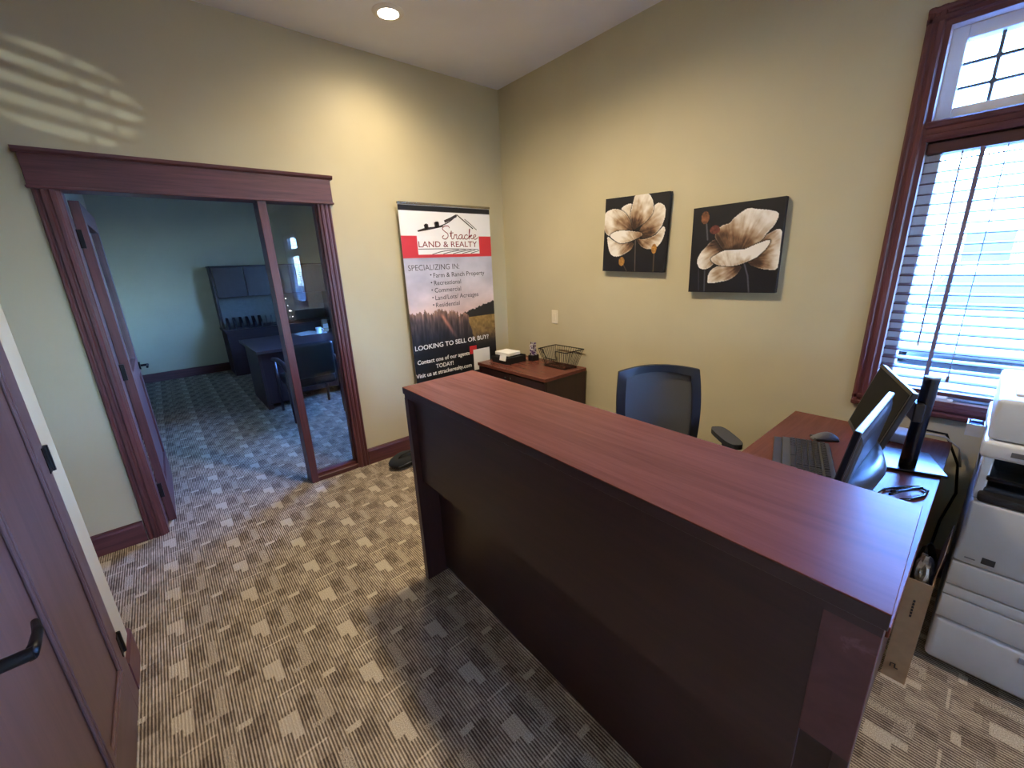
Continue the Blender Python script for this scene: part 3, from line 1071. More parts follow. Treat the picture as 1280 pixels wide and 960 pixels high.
def canvas(name, label, yc, zc, size, tilt, img):
    root = thing(name, label, 'painting', (XB - .002, yc, zc - size / 2), group='square flower paintings')
    root.rotation_euler = (0, 0, 0)
    h = size / 2
    rot = Matrix.Rotation(tilt, 4, 'X')
    T = Matrix.Translation((0, 0, h)) @ rot
    mb = MB(); mb.box(-.034, 0, -h, h, -h, h, .002).xf(T)
    build('canvas_edge', mb, plain('dark_canvas', srgb(30, 29, 34), .7), root, False, False)
    o = T @ Vector((-.0345, h, h)); R = rot @ Vector((0, -2 * h, 0)); D = rot @ Vector((0, 0, -2 * h))
    art_plane('painted_front', img, o, R, D, M_canvas, root)
    return root

A1 = flower_art([(95, 155), (775, 65), (710, 905), (70, 895)],
    [
     ([(260, 262), (330, 205), (385, 215), (400, 300), (395, 420), (330, 380)], (390, 470), (310, 215), 1, .12),
     ([(460, 460), (560, 320), (590, 240), (650, 190), (715, 220), (725, 310), (680, 440), (600, 520), (520, 560), (460, 520)], (430, 480), (700, 230), 2, .12),
     ([(430, 570), (520, 560), (620, 520), (700, 435), (725, 460), (700, 560), (640, 640), (560, 665), (480, 640)], (420, 500), (720, 560), 3, .1),
     ([(85, 320), (150, 265), (240, 262), (320, 320), (380, 450), (360, 520), (220, 530), (130, 530), (85, 470)], (390, 500), (95, 340), 4, .08),
     ([(360, 300), (385, 180), (410, 110), (480, 85), (550, 100), (595, 180), (590, 290), (520, 380), (440, 440), (390, 460), (368, 380)], (400, 470), (500, 100), 5, .06),
     ([(120, 545), (180, 580), (270, 610), (385, 600), (375, 660), (310, 710), (220, 745), (155, 720), (125, 630)], (400, 540), (170, 730), 6, .06),
     ([(145, 530), (190, 495), (250, 480), (330, 478), (400, 485), (470, 495), (480, 525), (420, 560), (330, 595), (250, 605), (190, 575)], (440, 640), (230, 490), 7, -.25),
    ],
    [([(413, 570), (410, 890)], .007, (92, 84, 78)), ([(612, 700), (603, 900)], .007, (92, 80, 66)), ([(290, 830), (322, 893)], .006, (86, 76, 66))],
    [(270, 795, 30, 44, (176, 128, 62)), (610, 660, 27, 50, (176, 126, 58))])
A2 = flower_art([(50, 145), (915, 30), (795, 920), (8, 895)],
    [
     ([(660, 440), (760, 370), (858, 345), (850, 500), (820, 690), (740, 708), (620, 685), (550, 640), (600, 560)], (560, 610), (850, 600), 11, .1),
     ([(85, 625), (110, 560), (160, 500), (240, 430), (320, 470), (330, 540), (240, 640), (180, 690), (110, 685)], (340, 500), (95, 640), 12, .12),
     ([(180, 810), (195, 730), (250, 680), (340, 665), (480, 668), (460, 730), (380, 790), (280, 812), (215, 822)], (500, 640), (185, 800), 13, .08),
     ([(245, 390), (300, 310), (380, 280), (420, 235), (540, 150), (640, 152), (780, 168), (835, 200), (800, 290), (720, 380), (660, 450), (540, 510), (420, 530), (330, 522), (270, 450)], (450, 590), (650, 150), 14, .05),
     ([(210, 605), (260, 565), (340, 530), (440, 525), (520, 520), (640, 470), (752, 440), (720, 510), (640, 585), (560, 625), (440, 665), (330, 668), (250, 650)], (430, 760), (480, 500), 15, -.2),
    ],
    [([(512, 640), (545, 760), (555, 910)], .008, (84, 84, 92)), ([(168, 290), (178, 430)], .009, (84, 86, 92)), ([(155, 690), (150, 890)], .008, (70, 74, 84)), ([(98, 690), (100, 885)], .005, (56, 58, 66))],
    [(155, 230, 36, 58, (128, 82, 54)), (245, 340, 46, 40, (112, 58, 48))])
canvas('flower_painting', 'left square canvas of an upright pale flower with two brown buds below', 1.786, 1.765, 0.510, math.radians(2.0), A1)
canvas('flower_painting', 'right square canvas of a pale flower leaning right, nearer the window', 1.100, 1.633, 0.508, math.radians(-0.5), A2)

# ---------------------------------------------------------------- roll-up banner
BX0, BX1, BY, BZT = 1.588, 2.490, 3.205, 2.092
BW, BH = BX1 - BX0, 2.0
bn = thing('banner_stand', 'tall printed roll-up banner beside the corner cabinet', 'banner', ((BX0 + BX1) / 2, BY + .01, 0))
def banner_art(W=170, Hh=380):
    U, V = np.meshgrid(np.linspace(0, 1, W), np.linspace(0, 1, Hh))
    img = np.zeros((Hh, W, 3))
    n1 = vnoise(U * 5, V * 16, 1, 4); n2 = vnoise(U * 40, V * 80, 2, 3); n3 = vnoise(U * 60, V * 22, 4, 3)
    # dusk sky
    t = np.clip((V - .205) / .25, 0, 1)
    sky = np.stack([np.interp(t, [0, .35, .7, 1], c) for c in ([176, 196, 214, 222], [178, 192, 196, 190], [196, 204, 196, 178])], -1)
    sky += ((n1 - .5) * 60)[..., None] * np.array([1, .95, .9])
    img[:] = sky
    # golden field
    field = V > .468
    fc = np.stack([118 + 70 * n2 - 60 * (V - .47) * 6, 92 + 62 * n2 - 50 * (V - .47) * 6, 46 + 40 * n2 - 20 * (V - .47) * 6], -1)
    img[field] = fc[field]
    # tree line on the right
    ridge = (U > .56) & (V < .475) & (V > .462 - .045 * np.clip((U - .56) / .4, 0, 1) - .012 * (vnoise(U * 50, V * 0, 6, 2) - .3))
    img[ridge] = (38, 36, 32)
    # dark corn, left
    top = .447 + .040 * np.clip((U - .05) / .6, 0, 1) ** 1.5 - .045 * vnoise(U * 55, V * 0 + 3, 8, 2)
    right = .66 + .10 * np.clip((V - .50) / .15, 0, 2) + .05 * (vnoise(V * 30, U * 0, 9) - .5)
    corn = (V > top) & (U < right)
    depth = np.clip((V - top) / .12, 0, 1)
    cc = np.stack([np.interp(depth, [0, .3, 1], [150, 84, 30]), np.interp(depth, [0, .3, 1], [112, 68, 30]), np.interp(depth, [0, .3, 1], [92, 62, 36])], -1)
    cc *= (.45 + 1.1 * n3)[..., None]
    img[corn] = cc[corn]
    # sun ray through the leaves
    ray = np.exp(-((U - (.33 + (V - .44) * 1.35)) / .022) ** 2) * np.clip((V - .44) / .02, 0, 1) * np.clip((.58 - V) / .08, 0, 1)
    img += ray[..., None] * np.array([110, 64, 44])
    # black lower part
    k = np.clip((V - .555) / .06, 0, 1)[..., None] * .85 + np.clip((V - .62) / .04, 0, 1)[..., None] * .15
    img = img * (1 - k) + np.array((17, 18, 24)) * k
    # head: black strip, white ground, red band
    head = V < .206
    img[head] = (238, 238, 240)
    red = (V > .119) & (V < .206)
    img[red] = (206, 54, 64)
    wh = (V > .119) & (V < .195) & (U > .156) & (U < .852)
    img[wh] = (240, 240, 241)
    img[(V < .026) & (V > .004)] = (24, 24, 30)
    return img
mb = MB(); mb.box(BX0, BX1, BY, BY + .002, BZT - BH, BZT)
build('banner_backing', mb, plain('grey_banner_back', srgb(150, 150, 150), .7), bn)
loc = bn.location
art_plane('banner_print', banner_art(), (BX0 - loc.x, BY - .0006 - loc.y, BZT), (BW, 0, 0), (0, 0, -BH), M_print, bn)
mb = MB(); mb.box(BX0 - .004, BX1 + .004, BY - .008, BY + .012, BZT - .004, BZT + .014, .003)
build('top_rail', mb, M_chrome, bn)
mb = MB(); mb.box(BX0 - .015, BX1 + .015, BY - .055, BY + .05, .012, BZT - BH + .004, .012, 2)
build('base_cassette', mb, M_chrome, bn)
mb = MB(); mb.cyl((2.04, BY + .03, .08), (2.04, BY + .03, BZT), .008, n=10)
build('support_pole', mb, M_chrome, bn)
for xx in (BX0 + .12, BX1 - .12):
    mb = MB(); mb.box(xx - .02, xx + .02, BY - .07, BY + .055, 0.0, .013, .003)
    build('foot', mb, M_black, bn)

_cap = None
def lettering(name, body, u0, u1, vb, caph, mat, parent, bold=0.0, depth=.0002, lift=.0012):
    """flat text from u0 to u1 on the banner, baseline at v, letters caph of the banner height tall"""
    global _cap
    def mesh_of(txt):
        cu = bpy.data.curves.new('t', 'FONT')
        cu.body = txt; cu.size = 1.0; cu.offset = bold; cu.resolution_u = 3
        o = bpy.data.objects.new('t', cu)
        COL.objects.link(o)
        bpy.context.view_layer.update()
        dg = bpy.context.evaluated_depsgraph_get()
        me = bpy.data.meshes.new_from_object(o.evaluated_get(dg))
        bpy.data.objects.remove(o); bpy.data.curves.remove(cu)
        return me
    if _cap is None:
        h = mesh_of('H'); _cap = max(v.co.y for v in h.vertices); bpy.data.meshes.remove(h)
    me = mesh_of(body)
    xs = [v.co.x for v in me.vertices]
    x0, x1 = min(xs), max(xs)
    sx = (u1 - u0) * BW / (x1 - x0); sy = caph * BH / _cap
    lx, ly = parent.location.x, parent.location.y
    for v in me.vertices:
        v.co = (BX0 + u0 * BW + (v.co.x - x0) * sx - lx, BY - lift - ly, BZT - vb * BH + v.co.y * sy)
    me.name = name
    me.materials.clear(); me.materials.append(mat)
    o = bpy.data.objects.new(name, me)
    COL.objects.link(o)
    o.parent = parent
    o['kind'] = 'stuff'
    return o
lettering('lettering', 'LAND & REALTY', .165, .822, .165, .0235, M_inkmaroon, bn, .004)
lettering('lettering', 'SPECIALIZING IN:', .037, .590, .257, .0225, M_inkgrey, bn, -.004)
for body, ue, v in (('Farm & Ranch Property', .894, .289), ('Recreational', .597, .321), ('Commercial', .592, .352), ('Land/Lots/ Acreages', .801, .384), ('Residential', .563, .415)):
    lettering('lettering', '\u2022', .255, .272, v - .004, .016, M_inkgrey, bn)
    lettering('lettering', body, .290, ue, v, .019, M_inkgrey, bn, .004)
lettering('lettering', 'LOOKING TO SELL OR BUY?', .020, .902, .591, .020, M_inkwhite, bn, .012)
lettering('lettering', 'Contact one of our agents', .030, .640, .653, .018, M_inkwhite, bn, .016)
lettering('lettering', 'TODAY!', .228, .433, .684, .018, M_inkwhite, bn, .016)
lettering('lettering', 'Visit us at strackerealty.com', .0, .655, .713, .018, M_inkwhite, bn, .016)

def ribbon(name, strokes, wid, mat, parent, lift=.0013):
    """flat pen strokes given in banner u,v"""
    mb = MB()
    for st in strokes:
        st, w = (st[0], st[1]) if isinstance(st, tuple) else (st, wid)
        P = [Vector((BX0 + a * BW, 0, BZT - b * BH)) for a, b in st]
        # smooth the stroke
        Q = []
        for i in range(len(P) - 1):
            p0, p1, p2, p3 = P[max(i - 1, 0)], P[i], P[i + 1], P[min(i + 2, len(P) - 1)]
            for k in range(5):
                t = k / 5
                Q.append(.5 * ((2 * p1) + (-p0 + p2) * t + (2 * p0 - 5 * p1 + 4 * p2 - p3) * t * t + (-p0 + 3 * p1 - 3 * p2 + p3) * t ** 3))
        Q.append(P[-1])
        prev = None
        for i, q in enumerate(Q):
            d = (Q[min(i + 1, len(Q) - 1)] - Q[max(i - 1, 0)])
            if d.length < 1e-9:
                continue
            d.normalize()
            nrm = Vector((-d.z, 0, d.x)) * (w * BW / 2)
            a = mb.bm.verts.new((q.x + nrm.x, BY - lift, q.z + nrm.z)); b = mb.bm.verts.new((q.x - nrm.x, BY - lift, q.z - nrm.z))
            if prev:
                mb.bm.faces.new((prev[0], prev[1], b, a))
            prev = (a, b)
    return build(name, mb, mat, parent)
# hand-written name: each letter as pen strokes in a box u0..u1 with x-height
def script(u0, u1, vb, xh):
    S = {'S': [[(1.2, 2.5), (1.0, 2.95), (.45, 2.9), (.1, 2.35), (.4, 1.75), (.85, 1.2), (.85, .5), (.5, .0), (.1, .1), (.0, .5), (.25, .8)]],
         't': [[(.1, .5), (.3, 1.9), (.25, .4), (.4, 0), (.7, .3)], [(.0, 1.35), (.6, 1.45)]],
         'r': [[(.0, .3), (.2, 1.05), (.3, .9), (.5, 1.0), (.45, .2), (.6, 0), (.8, .3)]],
         'a': [[(.7, .9), (.4, 1.05), (.1, .6), (.15, .1), (.45, .1), (.7, .95), (.65, .2), (.8, 0), (1, .35)]],
         'c': [[(.65, .85), (.4, 1.05), (.1, .6), (.15, .1), (.45, .0), (.8, .35)]],
         'k': [[(.05, .2), (.35, 2.1), (.25, 2.2), (.15, .0), (.2, .6), (.55, 1.0), (.6, .8), (.3, .55), (.6, .1), (.9, .3)]],
         'e': [[(.05, .4), (.45, .65), (.5, .95), (.3, 1.05), (.1, .6), (.15, .1), (.45, .0), (.85, .4)]]}
    word = [('S', 1.15), ('t', .62), ('r', .72), ('a', .92), ('c', .72), ('k', .8), ('e', .8)]
    tot = sum(w for _, w in word)
    x = 0; out = []
    for ch, w in word:
        for st in S[ch]:
            out.append([(u0 + (x + px) / tot * (u1 - u0), vb - py * xh) for px, py in st])
        x += w
    return out
ribbon('script_lettering', script(.425, .835, .132, .0178), .0075, M_inkmaroon, bn)
ribbon('logo_roofline', [([(.17, .102), (.26, .090), (.40, .082), (.52, .060), (.606, .033)], .010), ([(.606, .033), (.70, .062), (.785, .088)], .010), ([(.69, .049), (.76, .070), (.828, .093)], .007), ([(.46, .062), (.53, .050), (.60, .036)], .024), ([(.17, .102), (.30, .092), (.44, .080)], .014)], .01, M_inkgrey, bn)
for (cu_, cv_, s_) in ((.262, .083, 1.0), (.375, .074, 1.15)):
    ribbon('logo_tree', [([(cu_ - .022 * s_, cv_ + .001), (cu_ + .022 * s_, cv_ - .001)], .035 * s_), ([(cu_ - .012 * s_, cv_ - .005), (cu_ + .012 * s_, cv_ - .006)], .022 * s_), ([(cu_, cv_), (cu_, cv_ + .012)], .012)], .01, M_inkgrey, bn)
ribbon('logo_field_lines', [[(.16, .172), (.5, .172), (.84, .176)], [(.30, .194), (.42, .182), (.60, .176)], [(.42, .193), (.52, .184), (.68, .177)], [(.53, .193), (.62, .185), (.75, .178)], [(.64, .192), (.71, .186), (.80, .179)], [(.74, .192), (.79, .187), (.845, .181)]], .006, M_inkgrey, bn)
mb = MB(); mb.box(BX0 + .645 * BW, BX0 + .735 * BW, BY - .0014, BY - .001, BZT - .652 * BH, BZT - .614 * BH)
build('printed_red_square', mb, M_inkred, bn)
mb = MB(); mb.box(BX0 + .688 * BW, BX0 + .905 * BW, BY - .0018, BY - .0015, BZT - .735 * BH, BZT - .634 * BH)
build('printed_white_square', mb, M_inkwhite, bn)

# soft black bag by the banner foot
bg = thing('black_bag', 'small black zipped bag on the carpet by the banner foot', 'bag', (1.33, 3.03, 0), math.radians(8))
rings = []
for i in range(9):
    t = -1 + 2 * i / 8
    k = max(.12, (1 - abs(t) ** 3.2)) ** .5
    ring = []
    for j in range(14):
        a = 2 * PI * j / 14
        yy = .085 * k * math.copysign(abs(math.cos(a)) ** .7, math.cos(a))
        zz = .052 + .052 * k * math.copysign(abs(math.sin(a)) ** .75, math.sin(a)) + (.006 * math.sin(5 * t + j) if math.sin(a) > 0 else 0)
        ring.append((.155 * t, yy, max(zz, .001)))
    rings.append(ring)
mb = MB(); mb.loft(rings)
build('bag_body', mb, M_fabric, bg, True, False)
mb = MB(); mb.tube([(-.13, -.083, .05), (0, -.092, .058), (.13, -.083, .05)], .004, 6)
build('zipper', mb, plain('grey_zip', srgb(70, 74, 80), .4), bg, True, False)
mb = MB(); mb.tube([(-.09, -.03, .098), (-.07, -.045, .125), (0, -.05, .132), (.07, -.045, .125), (.09, -.03, .098)], .007, 8)
build('handle', mb, M_fabric, bg, True, False)

# ---------------------------------------------------------------- office chair with mesh back
oc = thing('office_chair', 'black swivel office chair with mesh back behind the counter', 'office chair', (1.925, 1.03, 0), math.atan2(-.745, -.667) - PI / 2)
# local: +y is the way the chair faces, x to its right
def op(name, mb, mat, smooth=False):
    return build(name, mb, mat, oc, smooth, False)
def back_pt(sx, v):
    """v 0..1 from bottom to top of backrest"""
    z = .46 + .535 * v
    w = (.205 + .03 * math.sin(v * PI * .8)) * sx
    y = -.20 - .03 * v - .045 * (v - .35) ** 2 + .055 * sx * sx
    if v > .97:
        z += 0
    return (w, y, z + .02 * (1 - sx * sx) * v)
outer = []
for k in range(13): outer.append(back_pt(-1 + 2 * k / 12, 1.0))
for k in range(1, 13): outer.append(back_pt(1, 1 - k / 12))
for k in range(1, 13): outer.append(back_pt(1 - 2 * k / 12, 0))
for k in range(1, 12): outer.append(back_pt(-1, k / 12))
def inset(i):
    x, y, z = outer[i]
    zc = .73
    return (x * .80, y + .0, zc + (z - zc) * .86)
mb = MB()
F0 = [mb.bm.verts.new((x, y - .012, z)) for x, y, z in outer]
F1 = [mb.bm.verts.new((x, y + .012, z)) for x, y, z in outer]
G0 = [mb.bm.verts.new((x, y - .012, z)) for x, y, z in map(inset, range(len(outer)))]
G1 = [mb.bm.verts.new((x, y + .012, z)) for x, y, z in map(inset, range(len(outer)))]
n_ = len(outer)
for i in range(n_):
    j = (i + 1) % n_
    mb.bm.faces.new((F0[i], F0[j], F1[j], F1[i])); mb.bm.faces.new((G0[i], G0[j], G1[j], G1[i]))
    mb.bm.faces.new((F0[i], F0[j], G0[j], G0[i])); mb.bm.faces.new((F1[i], F1[j], G1[j], G1[i]))
op('back_frame', mb, plain('black_chair_plastic', srgb(26, 29, 36), .5), 'auto')
nm = NT('chair_mesh_fabric')
x, y, z = nm.xyz()
wv = nm.m2('MULTIPLY', nm.m2('SINE', nm.m2('MULTIPLY', x, 2 * PI / .006)), nm.m2('SINE', nm.m2('MULTIPLY', z, 2 * PI / .006)))
M_mesh = nm.done(nm.ramp(nm.m2('ADD', nm.m2('MULTIPLY', wv, .5), .5), [(0.2, srgb(66, 66, 68)), (0.8, srgb(112, 112, 112))]), .85, 0, .2)
mb = MB()
NX, NZ = 10, 10
grid = [[None] * (NX + 1) for _ in range(NZ + 1)]
for b in range(NZ + 1):
    for a in range(NX + 1):
        px, py, pz = back_pt(-1 + 2 * a / NX, b / NZ)
        grid[b][a] = (px * .83, py - .004, .73 + (pz - .73) * .89)
T0 = [[mb.bm.verts.new(p) for p in row] for row in grid]
T1 = [[mb.bm.verts.new((p[0], p[1] + .003, p[2])) for p in row] for row in grid]
for b in range(NZ):
    for a in range(NX):
        mb.bm.faces.new((T0[b][a], T0[b][a + 1], T0[b + 1][a + 1], T0[b + 1][a])); mb.bm.faces.new((T1[b][a], T1[b][a + 1], T1[b + 1][a + 1], T1[b + 1][a]))
op('mesh_back', mb, M_mesh, True)
mb = MB(); mb.box(.105, .15, -.192, -.1885, .60, .66)
op('care_label', mb, M_greyplastic)
mb = MB(); mb.box(-.24, .24, -.16, .27, .42, .49, .03, 3)
op('seat', mb, M_fabric, 'auto')
mb = MB(); mb.tube([(0, -.225, .62), (0, -.27, .5), (0, -.20, .41), (0, -.05, .40)], .022, 8)
op('back_support', mb, M_black, True)
for s in (-1, 1):
    mb = MB()
    mb.tube([(s * .22, .04, .405), (s * .315, .03, .41), (s * .325, .01, .47), (s * .315, -.005, .655)], .019, 8)
    a = op('arm_post', mb, M_black, True)
    mb = MB()
    poly = []
    for k in range(28):
        t = 2 * PI * k / 28
        poly.append((s * .31 + .042 * math.copysign(abs(math.cos(t)) ** .6, math.cos(t)), .01 + .125 * math.copysign(abs(math.sin(t)) ** .6, math.sin(t))))
    mb.prism(poly, .655, .682)
    build('arm_pad', mb, M_darkgrey, a, False, False)
mb = MB(); mb.cyl((0, .03, .10), (0, .03, .42), .028, .022, 16).box(-.09, .09, -.06, .14, .395, .42, .01)
op('gas_lift', mb, M_black, 'auto')
mb = MB()
for k in range(5):
    t = 2 * PI * k / 5 + .3
    mb.tube([(0, .03, .105), (.16 * math.cos(t), .03 + .16 * math.sin(t), .095), (.29 * math.cos(t), .03 + .29 * math.sin(t), .072)], [.028, .022, .016], 8)
op('star_base', mb, M_black, True)
for k in range(5):
    t = 2 * PI * k / 5 + .3
    cx, cy = .29 * math.cos(t), .03 + .29 * math.sin(t)
    mb = MB(); mb.cyl((cx - .022 * math.sin(t), cy + .022 * math.cos(t), .031), (cx + .022 * math.sin(t), cy - .022 * math.cos(t), .031), .03, n=16)
    op('caster', mb, M_black, 'auto')

# ---------------------------------------------------------------- monitors, keyboard, mouse
DZt = .740
def monitor(name, label, cx, cy, ang, w, h, tilt, ztop, base_off, glossy_back):
    """local x along the screen, +y the way it faces"""
    root = thing(name, label, 'monitor', (cx, cy, DZt), ang, group='desk monitors')
    T = Matrix.Translation((0, 0, ztop - DZt)) @ Matrix.Rotation(tilt, 4, 'X')
    def mp(nm, mb, mat, par=root, smooth=False, tilted=True):
        if tilted:
            mb.xf(T)
        return build(nm, mb, mat, par, smooth, False)
    mb = MB(); mb.box(-w / 2, w / 2, -.019, 0, -h, 0, .003)
    mp('housing', mb, plain('monitor_black', srgb(28, 29, 33), .28))
    mb = MB(); mb.box(-w / 2 + .014, w / 2 - .014, -.0004, .0012, -h + .02, -.014)
    mp('screen', mb, plain('unlit_screen', srgb(34, 35, 36), .5, 0, .04, var=.03))
    mb = MB()
    rings = []
    for q, wq, hq0, hq1 in ((-.018, .47, -.015, -h + .015), (-.025, .455, -.03, -h + .03), (-.030, .42, -.05, -h + .05)):
        rings.append([(-w * wq, q, hq0), (w * wq, q, hq0), (w * wq, q, hq1), (-w * wq, q, hq1)])
    mb.loft(rings)
    mp('back_shell', mb, plain('monitor_back', srgb(38, 40, 46), .3))
    return root, T
m1, _ = monitor('monitor', 'dark monitor angled by the window with its screen showing', 2.205, .221, math.atan2(.151, .435), .470, .305, math.radians(15), 1.10, 0, 0)
mb = MB(); mb.box(-.115, .115, -.19, .0, .0005, .012, .004)
build('stand_base', mb, M_blackgloss, m1, False, False)
mb = MB(); mb.cyl((-.035, -.088, .012), (-.035, -.098, .372), .027, .024, 20)
build('stand_column', mb, M_blackgloss, m1, 'auto', False)
mb = MB(); mb.cyl((-.035, -.098, .3725), (-.035, -.098, .379), .024, n=20)
build('column_cap', mb, M_greyplastic, m1, 'auto', False)
mb = MB(); mb.box(-.075, .0, -.09, -.058, .20, .275, .004)
build('mount_block', mb, M_black, m1, False, False)
m2, T2 = monitor('monitor', 'monitor seen from behind next to the counter top', 1.702, .206, 0.0, .508, .315, math.radians(8), 1.10, 0, 0)
mb = MB(); mb.box(-.12, .12, -.16, .06, .0005, .010, .004)
build('stand_base', mb, M_blackgloss, m2, False, False)
mb = MB(); mb.box(-.04, .04, -.050, -.028, .010, .06, .004)
build('stand_neck', mb, M_blackgloss, m2, False, False)
# curved cover on the lower back of the near monitor
mb = MB()
rings = []
for k in range(9):
    t = k / 8
    xx = -.254 + .508 * t
    bul = math.sin(PI * t)
    rings.append([(xx, -.0195, -.315), (xx, -.0195 - .008 - .050 * bul, -.30), (xx, -.0195 - .008 - .066 * bul, -.205), (xx, -.0195 - .006 - .058 * bul, -.190), (xx, -.0195, -.172 - .02 * (1 - bul))])
mb.loft(rings).xf(T2)
build('lower_back_cover', mb, plain('monitor_back', srgb(38, 40, 46), .3), m2, True, False)

kb = thing('keyboard', 'black full-size keyboard on the desk return', 'keyboard', (1.955, .405, DZt), math.radians(16.9))
mb = MB(); mb.box(-.225, .225, -.085, .095, .0005, .016, .004, 2)
build('keyboard_body', mb, plain('keyboard_grey', srgb(66, 68, 67), .5), kb, False, False)
mb = MB()
for rr in range(6):
    yy = -.074 + .0215 * rr + (.006 if rr == 5 else 0)
    kx = -.215
    while kx < .205:
        w = .0165
        if rr == 0 and -.12 < kx < .0:
            w = .11
        mb.box(kx, kx + w, yy - .0 + .010, yy + .0172 + .010, .016, .0225, .0015)
        kx += w + .0032
        if abs(kx - .083) < .009 or abs(kx - .143) < .009:
            kx += .006
mb.xf(Matrix.Rotation(PI, 4, 'Z') @ Matrix.Translation((0, 0, 0)))
kk = build('keys', mb, plain('key_black', srgb(34, 35, 37), .45), kb, False, False)
kk['kind'] = 'stuff'
mb = MB(); mb.box(-.225, .225, .095, .128, .0005, .011, .004, 2)
build('wrist_rest', mb, M_darkgrey, kb, False, False)

ms = thing('mouse', 'black and silver computer mouse beside the keyboard', 'mouse', (2.272, .425, DZt), math.radians(38))
rings = []
for i in range(9):
    t = i / 8
    yy = -.055 + .11 * t
    hh = .036 * math.sin(PI * min(.97, max(.03, t)) ** .8) ** .6
    ww = .031 * (math.sin(PI * min(.95, max(.05, t)))) ** .4
    rings.append([(ww * math.cos(a), yy, .0005 + max(0, hh * math.sin(a))) for a in [PI * k / 10 for k in range(11)]])
mb = MB(); mb.loft(rings)
build('shell', mb, M_greyplastic, ms, True, False)
mb = MB(); mb.box(-.033, .033, -.05, .05, .0003, .012, .004)
build('base', mb, M_black, ms, False, False)

cbld = thing('cable_bundle', 'looped black monitor cables lying on the desk', 'cables', (1.93, .08, DZt))
mb = MB()
mb.tube([(1.84, .16, DZt + .006), (1.90, .15, DZt + .006), (1.96, .11, DZt + .006), (2.0, .07, DZt + .006), (1.985, .045, DZt + .006), (1.93, .05, DZt + .006), (1.88, .075, DZt + .006), (1.845, .10, DZt + .006)], .005, 8)
mb.tube([(1.842, .13, DZt + .016), (1.89, .11, DZt + .017), (1.95, .075, DZt + .017), (1.975, .06, DZt + .017), (1.94, .085, DZt + .018), (1.87, .13, DZt + .016)], .005, 8)
build('cables', mb, M_blackgloss, cbld, True)

st = thing('power_adapter', 'white power adapter block behind the column monitor', 'power adapter', (2.50, .19, DZt))
mb = MB(); mb.box(2.44, 2.56, .16, .22, DZt + .0005, DZt + .045, .008, 2)
build('block', mb, M_offwhite, st)
mb = MB(); mb.tube([(2.56, .18, DZt + .02), (2.60, .12, DZt + .02), (2.625, .05, DZt + .015), (2.64, .0, DZt - .03), (2.645, -.02, DZt - .12)], .004, 8)
build('white_lead', mb, M_offwhite, st, True)
wc = thing('wall_cord', 'black power cord drooping from the desk end to the floor', 'cord', (2.66, -.02, 0))
mb = MB(); mb.tube([(2.545, .235, DZt + .02), (2.61, .15, DZt + .035), (2.655, .05, DZt + .02), (2.672, -.01, .62), (2.668, -.03, .48), (2.64, -.005, .33), (2.62, .0, .2), (2.64, -.03, .09), (2.66, -.04, .012)], .0055, 8)
build('cord', mb, M_blackgloss, wc, True)

# ---------------------------------------------------------------- copier
cp = thing('office_copier', 'large grey-white floor standing copier under the window', 'copier', (2.34, -.36, 0))
PX0, PX1, PY0, PY1 = 2.03, 2.63, -.66, -.06
M_cop = plain('copier_white', srgb(178, 180, 182), .42, var=.02)
M_cop2 = plain('copier_light', srgb(206, 210, 214), .3, var=.02)
def rbox(x0, x1, y0, y1, z0, z1, bev=.008):
    mb = MB(); mb.box(x0, x1, y0, y1, z0, z1, bev, 3); return mb
mb = rbox(PX0 + .03, PX1, PY0 + .012, PY1 - .012, .02, .79, .01)
build('core', mb, M_black, cp)
build('bottom_drawer', rbox(PX0, PX1 - .03, PY0, PY1, .040, .232, .018), M_cop, cp, 'auto')
build('paper_drawer', rbox(PX0, PX1 - .03, PY0, PY1, .237, .338, .006), M_cop, cp, 'auto')
build('paper_drawer', rbox(PX0, PX1 - .03, PY0, PY1, .342, .384, .004), M_cop, cp, 'auto')
build('front_door', rbox(PX0 - .002, PX1 - .03, PY0, PY1, .389, .487, .006), M_cop, cp, 'auto')
build('front_cover', rbox(PX0 - .002, PX1 - .03, PY0, PY1, .490, .738, .012), M_cop, cp, 'auto')
mb = MB(); mb.box(PX0 + .0, PX1 - .04, PY0 + .03, PY1 - .012, .738, .772, .01, 2)
build('output_tray', mb, M_black, cp, 'auto')
mb = MB(); mb.box(PX0 + .22, PX1 - .03, PY0, PY1, .738, .905, .006)
build('upper_core', mb, M_darkgrey, cp, 'auto')
mb = MB(); mb.box(PX0 + .02, PX0 + .26, PY0 + .03, PY1 - .02, .815, .832, .005, 2)
build('finisher_tray', mb, M_blackgloss, cp, 'auto')
mb = MB(); mb.box(PX0 + .03, PX1 - .03, PY1 - .026, PY1, .738, .905, .004)
build('side_column', mb, M_cop2, cp, 'auto')
build('scanner_bed', rbox(PX0 - .01, PX1 - .03, PY0 - .01, PY1 + .012, .905, .965, .012), M_cop2, cp, 'auto')
build('document_feeder', rbox(PX0 + .004, PX1 - .05, PY0, PY1 + .006, .968, 1.110, .014), M_cop2, cp, 'auto')
mb = MB(); mb.box(PX0 + .08, PX1 - .12, PY0 + .06, PY1 - .03, 1.110, 1.117, .003, 2)
build('feeder_lid', mb, M_white, cp, 'auto')
mb = MB(); mb.box(PX0 + .004, PX0 + .012, PY1 - .19, PY1 - .11, 1.0, 1.014, .003)
build('feeder_grip', mb, M_darkgrey, cp)
for z in (.20, .315):
    mb = MB(); mb.box(PX0 - .004, PX0 + .004, PY0 + .18, PY1 - .215, z - .016, z + .006, .002)
    build('drawer_grip', mb, plain('copier_grip', srgb(120, 124, 134), .4), cp)
mb = MB(); mb.box(PX0 - .0035, PX0 - .0015, PY1 - .098, PY1 - .066, .512, .536)
build('energy_mark', mb, M_ink, cp)
